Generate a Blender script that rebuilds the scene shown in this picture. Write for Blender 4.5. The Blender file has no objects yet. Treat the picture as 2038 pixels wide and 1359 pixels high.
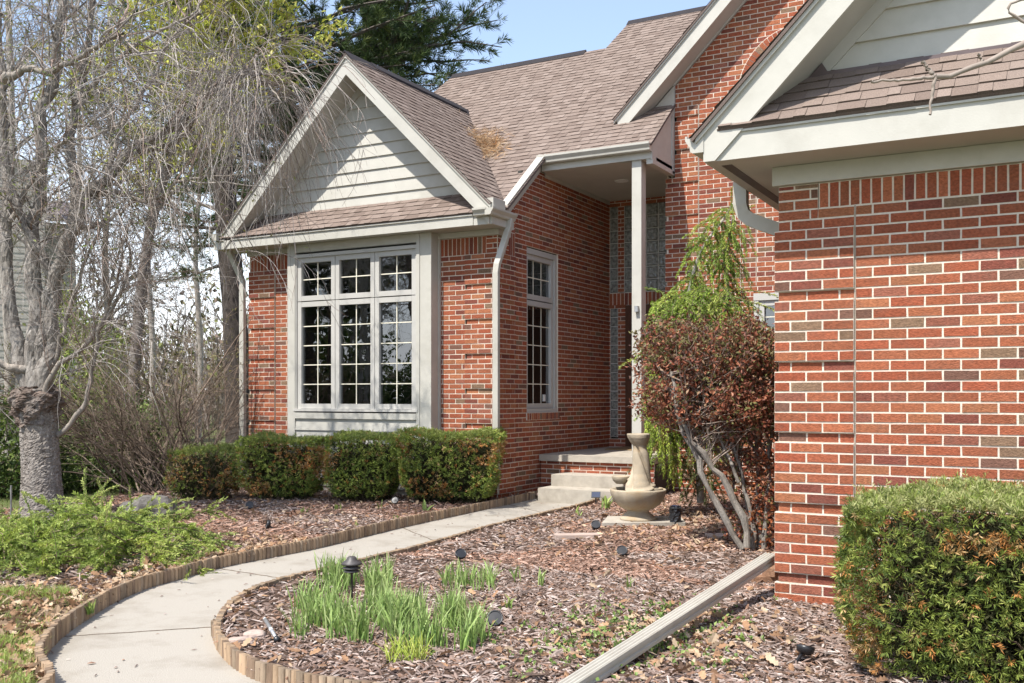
import bpy, math, random
import numpy as np
from mathutils import Vector, Matrix
R = math.radians
rng = np.random.default_rng(7)
random.seed(7)
SC = bpy.context.scene
COL = SC.collection

# ------------------------------------------------------------------ camera model
F, CX, HZ, CAMZ = 1991.0, 1019.0, 789.0, 1.42
PHI = math.atan(1096 / 1991.0)
CP, SP = math.cos(PHI), math.sin(PHI)
def ray(u, v):
    a = (u - CX) / F; b = (HZ - v) / F
    return (a * CP - SP, a * SP + CP, b)
def atT(u, v, t):
    d = ray(u, v); return np.array([d[0]*t, d[1]*t, d[2]*t + CAMZ])
def atY(u, v, Y):
    d = ray(u, v); return atT(u, v, Y / d[1])
def atX(u, v, X):
    d = ray(u, v); return atT(u, v, X / d[0])
def atZ(u, v, Z):
    d = ray(u, v); return atT(u, v, (Z - CAMZ) / d[2])

cam = bpy.data.cameras.new('camera'); camo = bpy.data.objects.new('camera', cam); COL.objects.link(camo)
camo.location = (0, 0, CAMZ); camo.rotation_euler = (R(90), 0, PHI)
cam.sensor_width = 36; cam.lens = F / 2038 * 36; cam.shift_y = (HZ - 679.5) / 2038
cam.clip_start = .05; cam.clip_end = 2000
SC.camera = camo

# ------------------------------------------------------------------ objects
def tag(o, label=None, cat=None, group=None, kind=None):
    if label: o['label'] = label
    if cat: o['category'] = cat
    if group: o['group'] = group
    if kind: o['kind'] = kind
    return o
def thing(name, label, cat, loc, group=None):
    o = bpy.data.objects.new(name, None); COL.objects.link(o)
    o.location = loc; o.empty_display_size = .1
    return tag(o, label, cat, group)

class MB:
    """collects polygons; every polygon keeps a material slot and a colour"""
    def __init__(s):
        s.V = []; s.L = []; s.S = []; s.M = []; s.C = []; s.SM = []; s.n = 0
    def arr(s, V, Fc, col=(1, 1, 1), mi=0, smooth=False):
        V = np.asarray(V, float).reshape(-1, 3); Fc = np.asarray(Fc, np.int64)
        if len(Fc) == 0: return s
        m, k = Fc.shape
        s.V.append(V); s.L.append((Fc + s.n).ravel()); s.S.append(np.full(m, k))
        s.M.append(np.full(m, mi)); s.SM.append(np.full(m, smooth))
        c = np.asarray(col, float)
        if c.ndim == 1: c = np.tile(c, (m, 1))
        s.C.append(c); s.n += len(V); return s
    def poly(s, pts, col=(1, 1, 1), mi=0):
        return s.arr(pts, [list(range(len(pts)))], col, mi)
    def extr(s, pts, vec, col=(1, 1, 1), mi=0, caps=(True, True)):
        a = np.asarray(pts, float); n = len(a); b = a + np.asarray(vec, float)
        V = np.vstack([a, b])
        s.arr(V, [[i, (i+1) % n, n+(i+1) % n, n+i] for i in range(n)], col, mi)
        if caps[0]: s.arr(a, [list(range(n))[::-1]], col, mi)
        if caps[1]: s.arr(b, [list(range(n))], col, mi)
        return s
    def box(s, x0, x1, y0, y1, z0, z1, col=(1, 1, 1), mi=0):
        return s.extr([(x0, y0, z0), (x1, y0, z0), (x1, y1, z0), (x0, y1, z0)], (0, 0, z1-z0), col, mi)
    def xz(s, pts, y0, y1, col=(1, 1, 1), mi=0):
        return s.extr([(p[0], y0, p[1]) for p in pts], (0, y1-y0, 0), col, mi)
    def yz(s, pts, x0, x1, col=(1, 1, 1), mi=0):
        return s.extr([(x0, p[0], p[1]) for p in pts], (x1-x0, 0, 0), col, mi)
    def lathe(s, prof, c=(0, 0, 0), n=24, col=(1, 1, 1), mi=0, smooth=True, fn=None):
        th = np.linspace(0, 2*np.pi, n, endpoint=False); V = []
        for (r, z) in prof:
            V.append(np.stack([c[0]+r*np.cos(th), c[1]+r*np.sin(th), np.full(n, c[2]+z)], 1))
        V = np.vstack(V)
        Fc = [[i*n+j, i*n+(j+1) % n, (i+1)*n+(j+1) % n, (i+1)*n+j] for i in range(len(prof)-1) for j in range(n)]
        return s.arr(V, Fc, col, mi, smooth)
    def sweep(s, path, w, d, col=(1, 1, 1), mi=0, up=(0, 0, 1), rib=0):
        """rectangular tube along a path"""
        P = [Vector(p) for p in path]; rings = []
        for i, p in enumerate(P):
            t = (P[min(i+1, len(P)-1)] - P[max(i-1, 0)]).normalized()
            u = Vector(up); x = t.cross(u)
            if x.length < .05: x = t.cross(Vector((0, 1, 0)))
            x.normalize(); y = x.cross(t).normalized()
            k = 1
            rings.append([p + x*w/2*k*a + y*d/2*k*b for a, b in ((-1, -1), (1, -1), (1, 1), (-1, 1))])
        V = [q[:] for r in rings for q in r]; Fc = []
        for i in range(len(P)-1):
            for j in range(4): Fc.append([i*4+j, i*4+(j+1) % 4, (i+1)*4+(j+1) % 4, (i+1)*4+j])
        n = (len(P)-1)*4
        Fc += [[3, 2, 1, 0], [n, n+1, n+2, n+3]]
        return s.arr(V, Fc, col, mi)
    def build(s, name, mats, parent=None, bevel=0, loc=None, kind=None):
        me = bpy.data.meshes.new(name)
        V = np.vstack(s.V); L = np.concatenate(s.L); S = np.concatenate(s.S)
        if loc is not None: V = V - np.asarray(loc, float)
        me.vertices.add(len(V)); me.vertices.foreach_set('co', V.astype(np.float32).ravel())
        me.loops.add(len(L)); me.loops.foreach_set('vertex_index', L.astype(np.int32))
        me.polygons.add(len(S))
        me.polygons.foreach_set('loop_start', np.concatenate([[0], np.cumsum(S)[:-1]]).astype(np.int32))
        me.polygons.foreach_set('material_index', np.concatenate(s.M).astype(np.int32))
        me.polygons.foreach_set('use_smooth', np.concatenate(s.SM).astype(bool))
        me.update(calc_edges=True)
        at = me.attributes.new('Col', 'FLOAT_COLOR', 'FACE')
        C = np.vstack(s.C); C4 = np.hstack([C, np.ones((len(C), 1))])
        at.data.foreach_set('color', C4.astype(np.float32).ravel())
        for m in (mats if isinstance(mats, (list, tuple)) else [mats]): me.materials.append(m)
        o = bpy.data.objects.new(name, me); COL.objects.link(o)
        if loc is not None: o.location = tuple(loc)
        if parent is not None:
            o.parent = parent
            w = Vector(parent.location)
            if parent.parent is not None: w = w + Vector(parent.parent.location)
            if loc is None: o.location = -w
            else: o.location = Vector(loc) - w
        if bevel:
            b = o.modifiers.new('bevel', 'BEVEL'); b.width = bevel; b.segments = 2; b.limit_method = 'ANGLE'; b.angle_limit = R(40)
        if kind: o['kind'] = kind
        return o

# ------------------------------------------------------------------ materials
def mat(name, col=(.5, .5, .5), rough=.6, attr=False, var=.15, scale=8, bump=0, bscale=60, spec=.3,
        trans=0, metal=0, stretch=None, stain=None, stain_scale=1.5, detail=6, stain_amt=.6, crack=0):
    m = bpy.data.materials.new(name); m.use_nodes = True; nt = m.node_tree; N = nt.nodes; Lk = nt.links
    bs = N['Principled BSDF']; bs.inputs['Roughness'].default_value = rough
    bs.inputs['Specular IOR Level'].default_value = spec; bs.inputs['Metallic'].default_value = metal
    tc = N.new('ShaderNodeTexCoord'); src = tc.outputs['Object']
    if stretch:
        mp = N.new('ShaderNodeMapping'); mp.inputs['Scale'].default_value = stretch; Lk.new(src, mp.inputs[0]); src = mp.outputs[0]
    no = N.new('ShaderNodeTexNoise'); no.inputs['Scale'].default_value = scale; no.inputs['Detail'].default_value = detail
    Lk.new(src, no.inputs['Vector'])
    mr = N.new('ShaderNodeMapRange'); mr.inputs[1].default_value = .25; mr.inputs[2].default_value = .75
    mr.inputs[3].default_value = 1-var; mr.inputs[4].default_value = 1+var; Lk.new(no.outputs[0], mr.inputs[0])
    mx = N.new('ShaderNodeMix'); mx.data_type = 'RGBA'; mx.blend_type = 'MULTIPLY'; mx.inputs[0].default_value = 1
    if attr:
        a = N.new('ShaderNodeAttribute'); a.attribute_name = 'Col'; Lk.new(a.outputs['Color'], mx.inputs[6])
    else:
        mx.inputs[6].default_value = (*col, 1)
    Lk.new(mr.outputs[0], mx.inputs[7]); out = mx.outputs[2]
    if stain:
        n2 = N.new('ShaderNodeTexNoise'); n2.inputs['Scale'].default_value = stain_scale; n2.inputs['Detail'].default_value = 9
        n2.inputs['Roughness'].default_value = .65; Lk.new(src, n2.inputs['Vector'])
        r2 = N.new('ShaderNodeMapRange'); r2.inputs[1].default_value = .5; r2.inputs[2].default_value = .72; r2.inputs[4].default_value = stain_amt
        Lk.new(n2.outputs[0], r2.inputs[0])
        m2 = N.new('ShaderNodeMix'); m2.data_type = 'RGBA'; Lk.new(r2.outputs[0], m2.inputs[0]); Lk.new(out, m2.inputs[6])
        m2.inputs[7].default_value = (*stain, 1); out = m2.outputs[2]
    Lk.new(out, bs.inputs['Base Color'])
    if bump:
        nb = N.new('ShaderNodeTexNoise'); nb.inputs['Scale'].default_value = bscale; nb.inputs['Detail'].default_value = 5
        Lk.new(src, nb.inputs['Vector'])
        bp = N.new('ShaderNodeBump'); bp.inputs['Strength'].default_value = bump; bp.inputs['Distance'].default_value = .01
        if crack:   # fissured bark: deep irregular furrows
            vo = N.new('ShaderNodeTexVoronoi'); vo.feature = 'DISTANCE_TO_EDGE'; vo.inputs['Scale'].default_value = crack
            wv = N.new('ShaderNodeMix'); wv.data_type = 'RGBA'; wv.blend_type = 'ADD'; wv.inputs[0].default_value = .4
            Lk.new(src, wv.inputs[6]); Lk.new(nb.outputs[1], wv.inputs[7]); Lk.new(wv.outputs[2], vo.inputs['Vector'])
            cr = N.new('ShaderNodeMapRange'); cr.inputs[1].default_value = .0; cr.inputs[2].default_value = .16; Lk.new(vo.outputs['Distance'], cr.inputs[0])
            sm = N.new('ShaderNodeMath'); sm.operation = 'MULTIPLY_ADD'; sm.inputs[1].default_value = 2.2; Lk.new(cr.outputs[0], sm.inputs[0]); Lk.new(nb.outputs[0], sm.inputs[2])
            bp.inputs['Distance'].default_value = .03; Lk.new(sm.outputs[0], bp.inputs['Height'])
            dk = N.new('ShaderNodeMapRange'); dk.inputs[2].default_value = .6; dk.inputs[3].default_value = .52; Lk.new(cr.outputs[0], dk.inputs[0])
            m3 = N.new('ShaderNodeMix'); m3.data_type = 'RGBA'; m3.blend_type = 'MULTIPLY'; m3.inputs[0].default_value = 1; Lk.new(out, m3.inputs[6]); Lk.new(dk.outputs[0], m3.inputs[7])
            out = m3.outputs[2]; Lk.new(out, bs.inputs['Base Color'])
        else: Lk.new(nb.outputs[0], bp.inputs['Height']); Lk.new(bp.outputs[0], bs.inputs['Normal'])
    if trans:   # thin leaf: part of the light goes through
        tr = N.new('ShaderNodeBsdfTranslucent'); Lk.new(out, tr.inputs[0])
        ms = N.new('ShaderNodeMixShader'); ms.inputs[0].default_value = trans
        Lk.new(bs.outputs[0], ms.inputs[1]); Lk.new(tr.outputs[0], ms.inputs[2])
        Lk.new(ms.outputs[0], N['Material Output'].inputs[0])
    return m
def glass(name, tint=(.03, .035, .035), wav=.02, ws=3.0, refl=1.0):
    m = bpy.data.materials.new(name); m.use_nodes = True; nt = m.node_tree; N = nt.nodes; Lk = nt.links
    N.remove(N['Principled BSDF'])
    gl = N.new('ShaderNodeBsdfGlossy'); gl.inputs['Roughness'].default_value = .01; gl.inputs[0].default_value = (.95, .97, 1, 1)
    tr = N.new('ShaderNodeBsdfTransparent'); tr.inputs[0].default_value = (.55, .58, .57, 1)
    fr = N.new('ShaderNodeFresnel'); fr.inputs[0].default_value = 1.5
    mm = N.new('ShaderNodeMath'); mm.operation = 'MULTIPLY_ADD'; mm.inputs[1].default_value = 1.9*refl; mm.inputs[2].default_value = .09
    mm.use_clamp = True
    Lk.new(fr.outputs[0], mm.inputs[0])
    ms = N.new('ShaderNodeMixShader'); Lk.new(mm.outputs[0], ms.inputs[0]); Lk.new(tr.outputs[0], ms.inputs[1]); Lk.new(gl.outputs[0], ms.inputs[2])
    tc = N.new('ShaderNodeTexCoord'); no = N.new('ShaderNodeTexNoise'); no.inputs['Scale'].default_value = ws
    Lk.new(tc.outputs['Object'], no.inputs['Vector'])
    bp = N.new('ShaderNodeBump'); bp.inputs['Strength'].default_value = wav; bp.inputs['Distance'].default_value = .05
    Lk.new(no.outputs[0], bp.inputs['Height']); Lk.new(bp.outputs[0], gl.inputs['Normal'])
    Lk.new(ms.outputs[0], N['Material Output'].inputs[0])
    return m

M = {}
M['brick'] = mat('brick', attr=True, rough=.88, var=.34, scale=55, bump=.8, bscale=130, spec=.15, stain=(.20, .11, .08), stain_scale=9, stain_amt=.35, stretch=(1, 1, 1.5))
M['mortar'] = mat('mortar', attr=True, rough=.95, var=.12, scale=30, bump=.4, bscale=150, spec=.1)
M['trim'] = mat('trim_paint', (.47, .452, .40), .55, var=.05, scale=5, bump=.08, bscale=90, stain=(.36, .34, .29), stain_scale=2.2)
M['gutter'] = mat('gutter_metal', (.45, .43, .375), .38, var=.06, scale=4, spec=.5, stain=(.33, .30, .25), stain_scale=3)
M['winframe'] = mat('window_vinyl', (.47, .455, .42), .45, var=.04, scale=4, stain=(.40, .385, .35), stain_scale=2)
M['muntin'] = mat('muntin_white', (.72, .68, .55), .5, var=.03)
M['soffit'] = mat('soffit_paint', (.45, .43, .385), .7, var=.06, scale=4, bump=.1, bscale=70)
M['shingle'] = mat('asphalt_shingle', attr=True, rough=.92, var=.3, scale=160, bump=.5, bscale=300, spec=.15)
M['ridge'] = mat('ridge_vent', (.028, .024, .026), .9, var=.3, scale=40, bump=.3, bscale=120)
M['flash'] = mat('metal_flashing', (.12, .09, .09), .5, var=.15, scale=6)
M['concrete'] = mat('concrete', (.345, .315, .27), .92, var=.20, scale=150, bump=.45, bscale=170, spec=.12, stain=(.21, .18, .14), stain_scale=1.7, stain_amt=.8, detail=3)
M['stepcon'] = mat('weathered_concrete', (.40, .36, .30), .92, var=.14, scale=9, bump=.5, bscale=130, spec=.15, stain=(.21, .185, .15), stain_scale=3.4)
M['dark'] = mat('dark_interior', (.055, .052, .046), .9, var=.3, scale=2)
M['glass'] = glass('window_glass')
M['gblock'] = mat('glass_block', (.21, .225, .205), .10, var=.75, scale=22, bump=1.0, bscale=26, spec=1.0)
M['gbmortar'] = mat('glass_block_joint', (.55, .54, .5), .8, var=.1)
M['door'] = mat('stained_oak', (.09, .04, .022), .4, var=.35, scale=14, stretch=(8, 8, .6), bump=.1)
M['mat'] = mat('coir_mat', (.25, .17, .09), .95, var=.25, scale=60, bump=.5, bscale=200)
M['slat'] = mat('log_edging', attr=True, rough=.9, var=.35, scale=25, stretch=(1, 1, .25), bump=.5, bscale=60, spec=.15)
M['soil'] = mat('mulch_soil', attr=True, rough=.95, var=.55, scale=22, bump=1.0, bscale=50, spec=.1, detail=10)
M['chip'] = mat('mulch_chips', attr=True, rough=.9, var=.3, scale=90, spec=.15)
M['leaf'] = mat('foliage', attr=True, rough=.5, var=.2, scale=20, spec=.3, trans=.3)
M['needle'] = mat('needles', attr=True, rough=.55, var=.15, scale=20, spec=.25, trans=.25)
M['dryleaf'] = mat('dry_leaves', attr=True, rough=.8, var=.2, scale=40, spec=.15, trans=.15)
M['bark'] = mat('bark', attr=True, rough=.95, var=.35, scale=16, stretch=(1, 1, .32), bump=1.0, bscale=24, spec=.1, detail=10, crack=20, stain=(.36, .34, .31), stain_scale=7, stain_amt=.5)
M['pbark'] = mat('pine_bark', attr=True, rough=.95, var=.4, scale=14, stretch=(1, 1, .35), bump=1.0, bscale=20, spec=.08, detail=10, crack=11)
M['twig'] = mat('twig_bark', attr=True, rough=.85, var=.2, scale=12, spec=.15)
M['stone'] = mat('cast_stone', (.40, .335, .245), .82, var=.24, scale=11, bump=.4, bscale=90, spec=.2, stain=(.25, .155, .06), stain_scale=5.5, stain_amt=.8)
M['rock'] = mat('granite', (.11, .10, .09), .9, var=.5, scale=18, bump=.9, bscale=30, stain=(.25, .23, .2), stain_scale=7, detail=10)
M['flag'] = mat('flagstone', (.40, .31, .26), .9, var=.2, scale=12, bump=.3, bscale=80)
M['black'] = mat('black_plastic', (.018, .018, .02), .35, var=.2, scale=10, spec=.5)
M['bronze'] = mat('dark_bronze', (.055, .048, .045), .5, var=.3, scale=20, spec=.5, bump=.1)
M['solar'] = mat('solar_cell', (.02, .03, .07), .15, var=.2, spec=.8)
M['clear'] = mat('lamp_lens', (.4, .4, .38), .2, var=.1, spec=.6)
M['metalgrey'] = mat('grey_metal', (.4, .4, .4), .35, var=.2, metal=.6)
M['white'] = mat('white_plastic', (.7, .7, .68), .4, var=.05)
M['grass'] = mat('lawn_ground', (.085, .10, .03), .95, var=.5, scale=9, bump=.8, bscale=40, stain=(.17, .13, .075), stain_scale=.8, detail=10)
M['pbrick'] = mat('painted_brick_far', (.46, .43, .385), .9, var=.12, scale=8)
M['farwin'] = mat('far_window', (.02, .022, .025), .1, spec=.6)

# ------------------------------------------------------------------ polygon helpers
def clip(poly, conv):
    """Sutherland-Hodgman, conv is convex and counter-clockwise"""
    out = [tuple(p) for p in poly]
    n = len(conv)
    for i in range(n):
        a, b = conv[i], conv[(i+1) % n]; inp = out; out = []
        if not inp: break
        def side(p): return (b[0]-a[0])*(p[1]-a[1]) - (b[1]-a[1])*(p[0]-a[0])
        for j in range(len(inp)):
            p, q = inp[j-1], inp[j]; sp, sq = side(p), side(q)
            if (sp >= 0) != (sq >= 0):
                t = sp/(sp-sq); out.append((p[0]+t*(q[0]-p[0]), p[1]+t*(q[1]-p[1])))
            if sq >= 0: out.append(q)
    return out if len(out) >= 3 else []
def area(p):
    return .5*abs(sum(p[i-1][0]*p[i][1]-p[i][0]*p[i-1][1] for i in range(len(p))))
def inpoly(P, poly):
    x, y = P[:, 0], P[:, 1]; r = np.zeros(len(P), bool); n = len(poly)
    for i in range(n):
        x0, y0 = poly[i-1][:2]; x1, y1 = poly[i][:2]
        c = ((y0 > y) != (y1 > y)); xx = (x1-x0)*(y-y0)/((y1-y0) if y1 != y0 else 1e-9) + x0
        r ^= c & (x < xx)
    return r

# ------------------------------------------------------------------ brickwork
BR = random.Random(3)
def brick_col():
    k = BR.random(); j = BR.uniform(.86, 1.14)
    g = BR.uniform(.9, 1.16)
    if k < .60: c = (.305, .092*g, .048*g)
    elif k < .76: c = (.35, .124*g, .062*g)
    elif k < .87: c = (.205, .066, .046)
    elif k < .90: c = (.165, .085, .06)
    elif k < .95: c = (.215, .135, .085)
    else: c = (.27, .10, .065)
    return tuple(x*j for x in c)
MORT = (.66, .575, .475)
CRS, BL, JT = .0672, .2085, .0122
def brick_cell(mb, O, U, N, s0, s1, z0, z1, out, conv, jl=1, jr=1, vertical=False):
    j = JT/2
    cell = [(s0, z0), (s1, z0), (s1, z1), (s0, z1)]
    jit = lambda: BR.uniform(-.0012, .0012)
    br = [(s0+j*jl+jit(), z0+j+jit()), (s1-j*jr+jit(), z0+j+jit()), (s1-j*jr+jit(), z1-j+jit()), (s0+j*jl+jit(), z1-j+jit())]
    if conv: cell = clip(cell, conv); br = clip(br, conv)
    W = lambda p, d: (O[0]+U[0]*p[0]+N[0]*d, O[1]+U[1]*p[0]+N[1]*d, O[2]+p[1])
    if cell and area(cell) > 1e-5:
        mb.extr([W(p, -.03) for p in cell], [N[0]*(out+.0265), N[1]*(out+.0265), 0], MORT, 1, (False, True))
    if br and area(br) > 2e-4:
        d = BR.uniform(-.0015, .0015)
        mb.extr([W(p, -.02) for p in br], [N[0]*(out+.02+d), N[1]*(out+.02+d), 0], brick_col(), 0, (False, True))
def brick_wall(mb, O, U, N, s0, s1, z0, z1, conv=None, holes=(), out=0, outf=None, phase=0, off=0, i0=0):
    """running bond between s0..s1, z0..z1; holes are (s0,s1,z0,z1)"""
    n = int(math.ceil((z1-z0)/CRS))
    for i in range(n):
        a = z0+i*CRS; b = min(a+CRS, z1)
        if b-a < .02: continue
        o = out; ds0 = s0; ds1 = s1
        if outf: o, ds0, ds1 = outf(i+i0, s0, s1)
        iv = [(ds0, ds1)]
        zc = (a+b)/2
        for h in holes:
            if h[2] < zc < h[3]:
                nv = []
                for p, q in iv:
                    if h[1] <= p or h[0] >= q: nv.append((p, q)); continue
                    if h[0] > p: nv.append((p, h[0]))
                    if h[1] < q: nv.append((h[1], q))
                iv = nv
        ph = (off + (BL/2 if (i+phase) % 2 else 0))
        for p, q in iv:
            k = math.floor((p-ph)/BL); c = ph+k*BL; edges = [p]
            while c < q-.03:
                if c > p+.03: edges.append(c)
                c += BL
            edges.append(q)
            for e0, e1 in zip(edges[:-1], edges[1:]):
                brick_cell(mb, O, U, N, e0, e1, a, b, o, conv, 1 if e0 > p else .3, 1 if e1 < q else .3)
def soldiers(mb, O, U, N, s0, s1, z0, z1, out=0, w=CRS, conv=None):
    n = max(1, round((s1-s0)/w)); w = (s1-s0)/n
    for k in range(n): brick_cell(mb, O, U, N, s0+k*w, s0+(k+1)*w, z0, z1, out, conv)

# ------------------------------------------------------------------ shingles and siding
SH = random.Random(11)
def shingle_col():
    k = SH.random(); j = SH.uniform(.93, 1.07)
    base = (.205, .158, .132) if k < .6 else ((.23, .18, .152) if k < .8 else (.172, .13, .108))
    return tuple(x*j for x in base)
def shingles(mb, O, U, Vv, convs, s0, s1, t0, t1, row=.135):
    """tabs on the plane O + s*U + t*Vv (t runs up the slope); N = U x V"""
    O = np.array(O, float); U = np.array(U, float); Vv = np.array(Vv, float); U /= np.linalg.norm(U); Vv /= np.linalg.norm(Vv)
    Nn = np.cross(U, Vv)
    for cv in convs:
        mb.extr([O+U*p[0]+Vv*p[1]-Nn*.012 for p in cv], -Nn*.02, (.15, .115, .1))
    r = 0; t = t0
    while t < t1:
        s = s0 - SH.uniform(0, .3)
        thick = False
        while s < s1:
            w = SH.uniform(.07, .17) if thick else SH.uniform(.09, .24)
            h = .0085 if thick else .0035
            c = shingle_col()
            if thick: c = tuple(x*1.03 for x in c)
            q = [(s+.001, t+SH.uniform(-.003, .003)), (s+w-.001, t+SH.uniform(-.003, .003)), (s+w-.001, t+row+.02), (s+.001, t+row+.02)]
            for cv in convs:
                p = clip(q, cv)
                if not p or area(p) < 1e-4: continue
                top = []
                for x, y in p:
                    f = (y-t)/(row+.02); top.append(O+U*x+Vv*y+Nn*(h*(1-f)-.004*f))
                bot = [O+U*x+Vv*y-Nn*.012 for x, y in p]
                n = len(p)
                lip = [i for i in range(n) if p[i][1] < t+.01 and p[(i+1) % n][1] < t+.01]
                if lip: mb.arr(np.vstack([bot, top]), [[i, (i+1) % n, n+(i+1) % n, n+i] for i in lip], tuple(x*.55 for x in c))
                mb.arr(top, [list(range(n))], c)
            s += w; thick = not thick
        t += row; r += 1
def siding(mb, O, U, N, conv, s0, s1, z0, z1, row=.185):
    O = np.array(O, float); U = np.array(U, float); N = np.array(N, float); Z = np.array([0, 0, 1.])
    z = z0
    while z < z1:
        p = clip([(s0, z), (s1, z), (s1, z+row), (s0, z+row)], conv)
        if p and area(p) > 1e-4:
            top = [O+U*x+Z*y+N*(.022*(1-(y-z)/row)+.003) for x, y in p]
            bot = [O+U*x+Z*y-N*.02 for x, y in p]; n = len(p)
            mb.arr(np.vstack([bot, top]), [[i, (i+1) % n, n+(i+1) % n, n+i] for i in range(n)])
            mb.arr(top, [list(range(n))])
        z += row
GUT = [(0, 0), (.075, 0), (.09, .012), (.095, .04), (.115, .07), (.125, .085), (.125, .115), (.113, .115), (.113, .1), (.01, .1), (0, .115)]

# ================================================================== THE HOUSE
HX, HY = -4.0, 12.0
house = thing('brick_house', 'red brick house with beige trim, brown shingle roofs and a covered entry porch', 'house', (HX, HY, 0))
XS, YB, XL, YF, YX = -6.60, 11.60, -11.02, 11.20, 11.375     # side wall, bay wall, bay left, bay fascia, bay box front
XM = (XS+XL)/2; PK = 6.24; SL = .985
YE, YG, YR = 15.33, 13.70, 13.35                             # entry wall, centre gable wall, its rake
XP = -4.88
RZ = lambda Y: 4.86+.81*(Y-12.75)                            # main roof plane
GZ = lambda X: 3.135+(X+2.128)*1.0                           # garage roof line
CZ = lambda X: 5.43+(X+5.652)*.985                           # centre gable roof line
BZ = lambda X: PK-abs(X-XM)*SL
YGF, YGW, XGW = 6.36, 6.76, -1.696
XPK0 = 1.6
MBK = [M['brick'], M['mortar']]
FX = (1, 0); FN = (0, -1)

# ---- garage front wall
mb = MB(); z0 = .04
quoin = lambda i, s0, s1: (0, s0+.022, s1) if i % 7 == 2 else (.022, s0, s1)
brick_wall(mb, (0, YGW, 0), FX, FN, XGW, -1.186, z0, z0+38*CRS, outf=quoin, off=XGW)
brick_wall(mb, (0, YGW, 0), FX, FN, -1.176, 3.6, z0, z0+39*CRS, off=-1.176, phase=1)
zs = z0+39*CRS
brick_wall(mb, (0, YGW, 0), FX, FN, XGW+.022, -1.415, z0+38*CRS, 2.83, off=XGW+.022, phase=0)
brick_wall(mb, (0, YGW, 0), FX, FN, -1.415, -1.186, z0+38*CRS, zs, off=-1.415)
soldiers(mb, (0, YGW, 0), FX, FN, -1.41, 3.6, zs, 2.83, w=.0655)
mb.box(-1.186, -1.176, YGW-.002, YGW+.02, z0, zs, (.36, .30, .24), 1)
# garage left flank
brick_wall(mb, (XGW, 0, 0), (0, 1), (-1, 0), YGW+.1, YG-.02, z0, 2.83, off=YGW+.1)
mb.build('brick_wall', MBK, house)
mb = MB(); mb.box(-1.66, 3.6, YGW+.03, YGW+.2, -.2, 2.95); mb.xz([(-1.3, 2.96), (3.6, 2.96), (3.6, 4.2), (2.6, 5.2), (XPK0, GZ(XPK0)-.45), (-1.3, GZ(-1.3)-.45)], YGW+.03, YGW+.1); mb.box(-1.64, -1.5, YGW+.2, YG, -.2, 2.95); mb.build('wall_core', M['dark'], house)
mb = MB(); mb.box(XGW+.004, 3.6, YGW-.004, YGW+.1, -.2, z0, (.2, .08, .05)); mb.build('foundation', M['concrete'], house)

mb = MB(); mb.box(-1.71, 3.6, 6.725, YGW+.03, 2.832, 2.955); mb.build('frieze_board', M['trim'], house, bevel=.003)
mb = MB()
mb.box(-2.055, 3.9, YGF+.012, 6.78, 2.958, 2.975); mb.box(-2.055, -1.66, 6.78, YG-.02, 2.958, 2.975)
so = mb.build('soffit', M['soffit'], house)
mb = MB()
for k in range(90):
    y = YGF+.15+k*.032; mb.box(-1.99, -1.92, y, y+.017, 2.954, 2.9575)
mb.build('soffit_vent', M['flash'], so)
mb = MB(); mb.box(-1.985, 3.9, YGF+.006, YGF+.03, 2.957, 3.128); mb.box(-1.9, 3.9, YGF-.008, YGF+.03, 3.128, 3.16)
mb.box(-2.063, -2.04, YGF+.03, YG-.02, 2.957, 3.12)
mb.build('fascia', M['trim'], house, bevel=.003)
XPK = 1.6
mb = MB()
lo = lambda X: GZ(X)-.29
mb.xz([(-2.063, 2.957), (-1.987, 2.957), (XPK, lo(XPK)), (XPK, GZ(XPK)-.07), (-2.063, 3.13)], YGF-.012, YGF+.018)
mb.xz([(XPK, lo(XPK)), (2*XPK+2.063, 2.957), (2*XPK+2.063, 3.13), (XPK, GZ(XPK)-.07)], YGF-.012, YGF+.018)
mb.xz([(-2.11, GZ(-2.11)-.075), (XPK, GZ(XPK)-.075), (XPK, GZ(XPK)-.012), (-2.11, GZ(-2.11)-.012)], YGF-.035, YGF+.018)
mb.build('rake_board', M['trim'], house, bevel=.003)
mb = MB()   # sloping underside of the rake overhang and the strip along the siding
mb.xz([(-1.98, lo(-1.98)+.02), (XPK, lo(XPK)+.02), (XPK, lo(XPK)+.035), (-1.98, lo(-1.98)+.035)], YGF+.018, YGW+.02)
mb.xz([(-1.42, lo(-1.42)-.09), (XPK, lo(XPK)-.09), (XPK, lo(XPK)+.02), (-1.42, lo(-1.42)+.02)], YGW-.03, YGW)
mb.build('soffit', M['soffit'], house)
mb = MB(); cv = [(-1.35, 3.5), (3.6, 3.5), (3.6, 7), (XPK, lo(XPK)-.05), (-1.35, lo(-1.35)-.05)]
siding(mb, (0, YGW, 0), (1, 0, 0), (0, -1, 0), cv, -1.6, 3.6, 3.33+.185*1.05, 7, .185)
mb.build('gable_siding', M['trim'], house)
mb = MB(); u = np.array([1, 0, 0]); v = np.array([0, .4, .372]); Lp = np.linalg.norm(v)
shingles(mb, (0, YGF-.03, 3.165), u, v, [[(-1.97, 0), (3.6, 0), (3.6, Lp+.05), (-1.55, Lp+.05)]], -2, 3.6, 0, Lp+.05, .112)
mb.build('pent_roof', M['shingle'], house)
mb = MB(); mb.xz([(-1.86, lo(-1.86)-.09), (-1.83, lo(-1.83)-.1), (-1.34, 3.535), (-1.38, lo(-1.38)+.01), (-1.86, lo(-1.86)+.012)], YGW-.05, YGW-.01)
mb.box(-1.4, 3.6, YGW-.045, YGW-.026, 3.49, 3.545); mb.build('flashing', M['flash'], house)
mb = MB()
Lg = (XPK+2.15)*math.sqrt(2)
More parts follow.
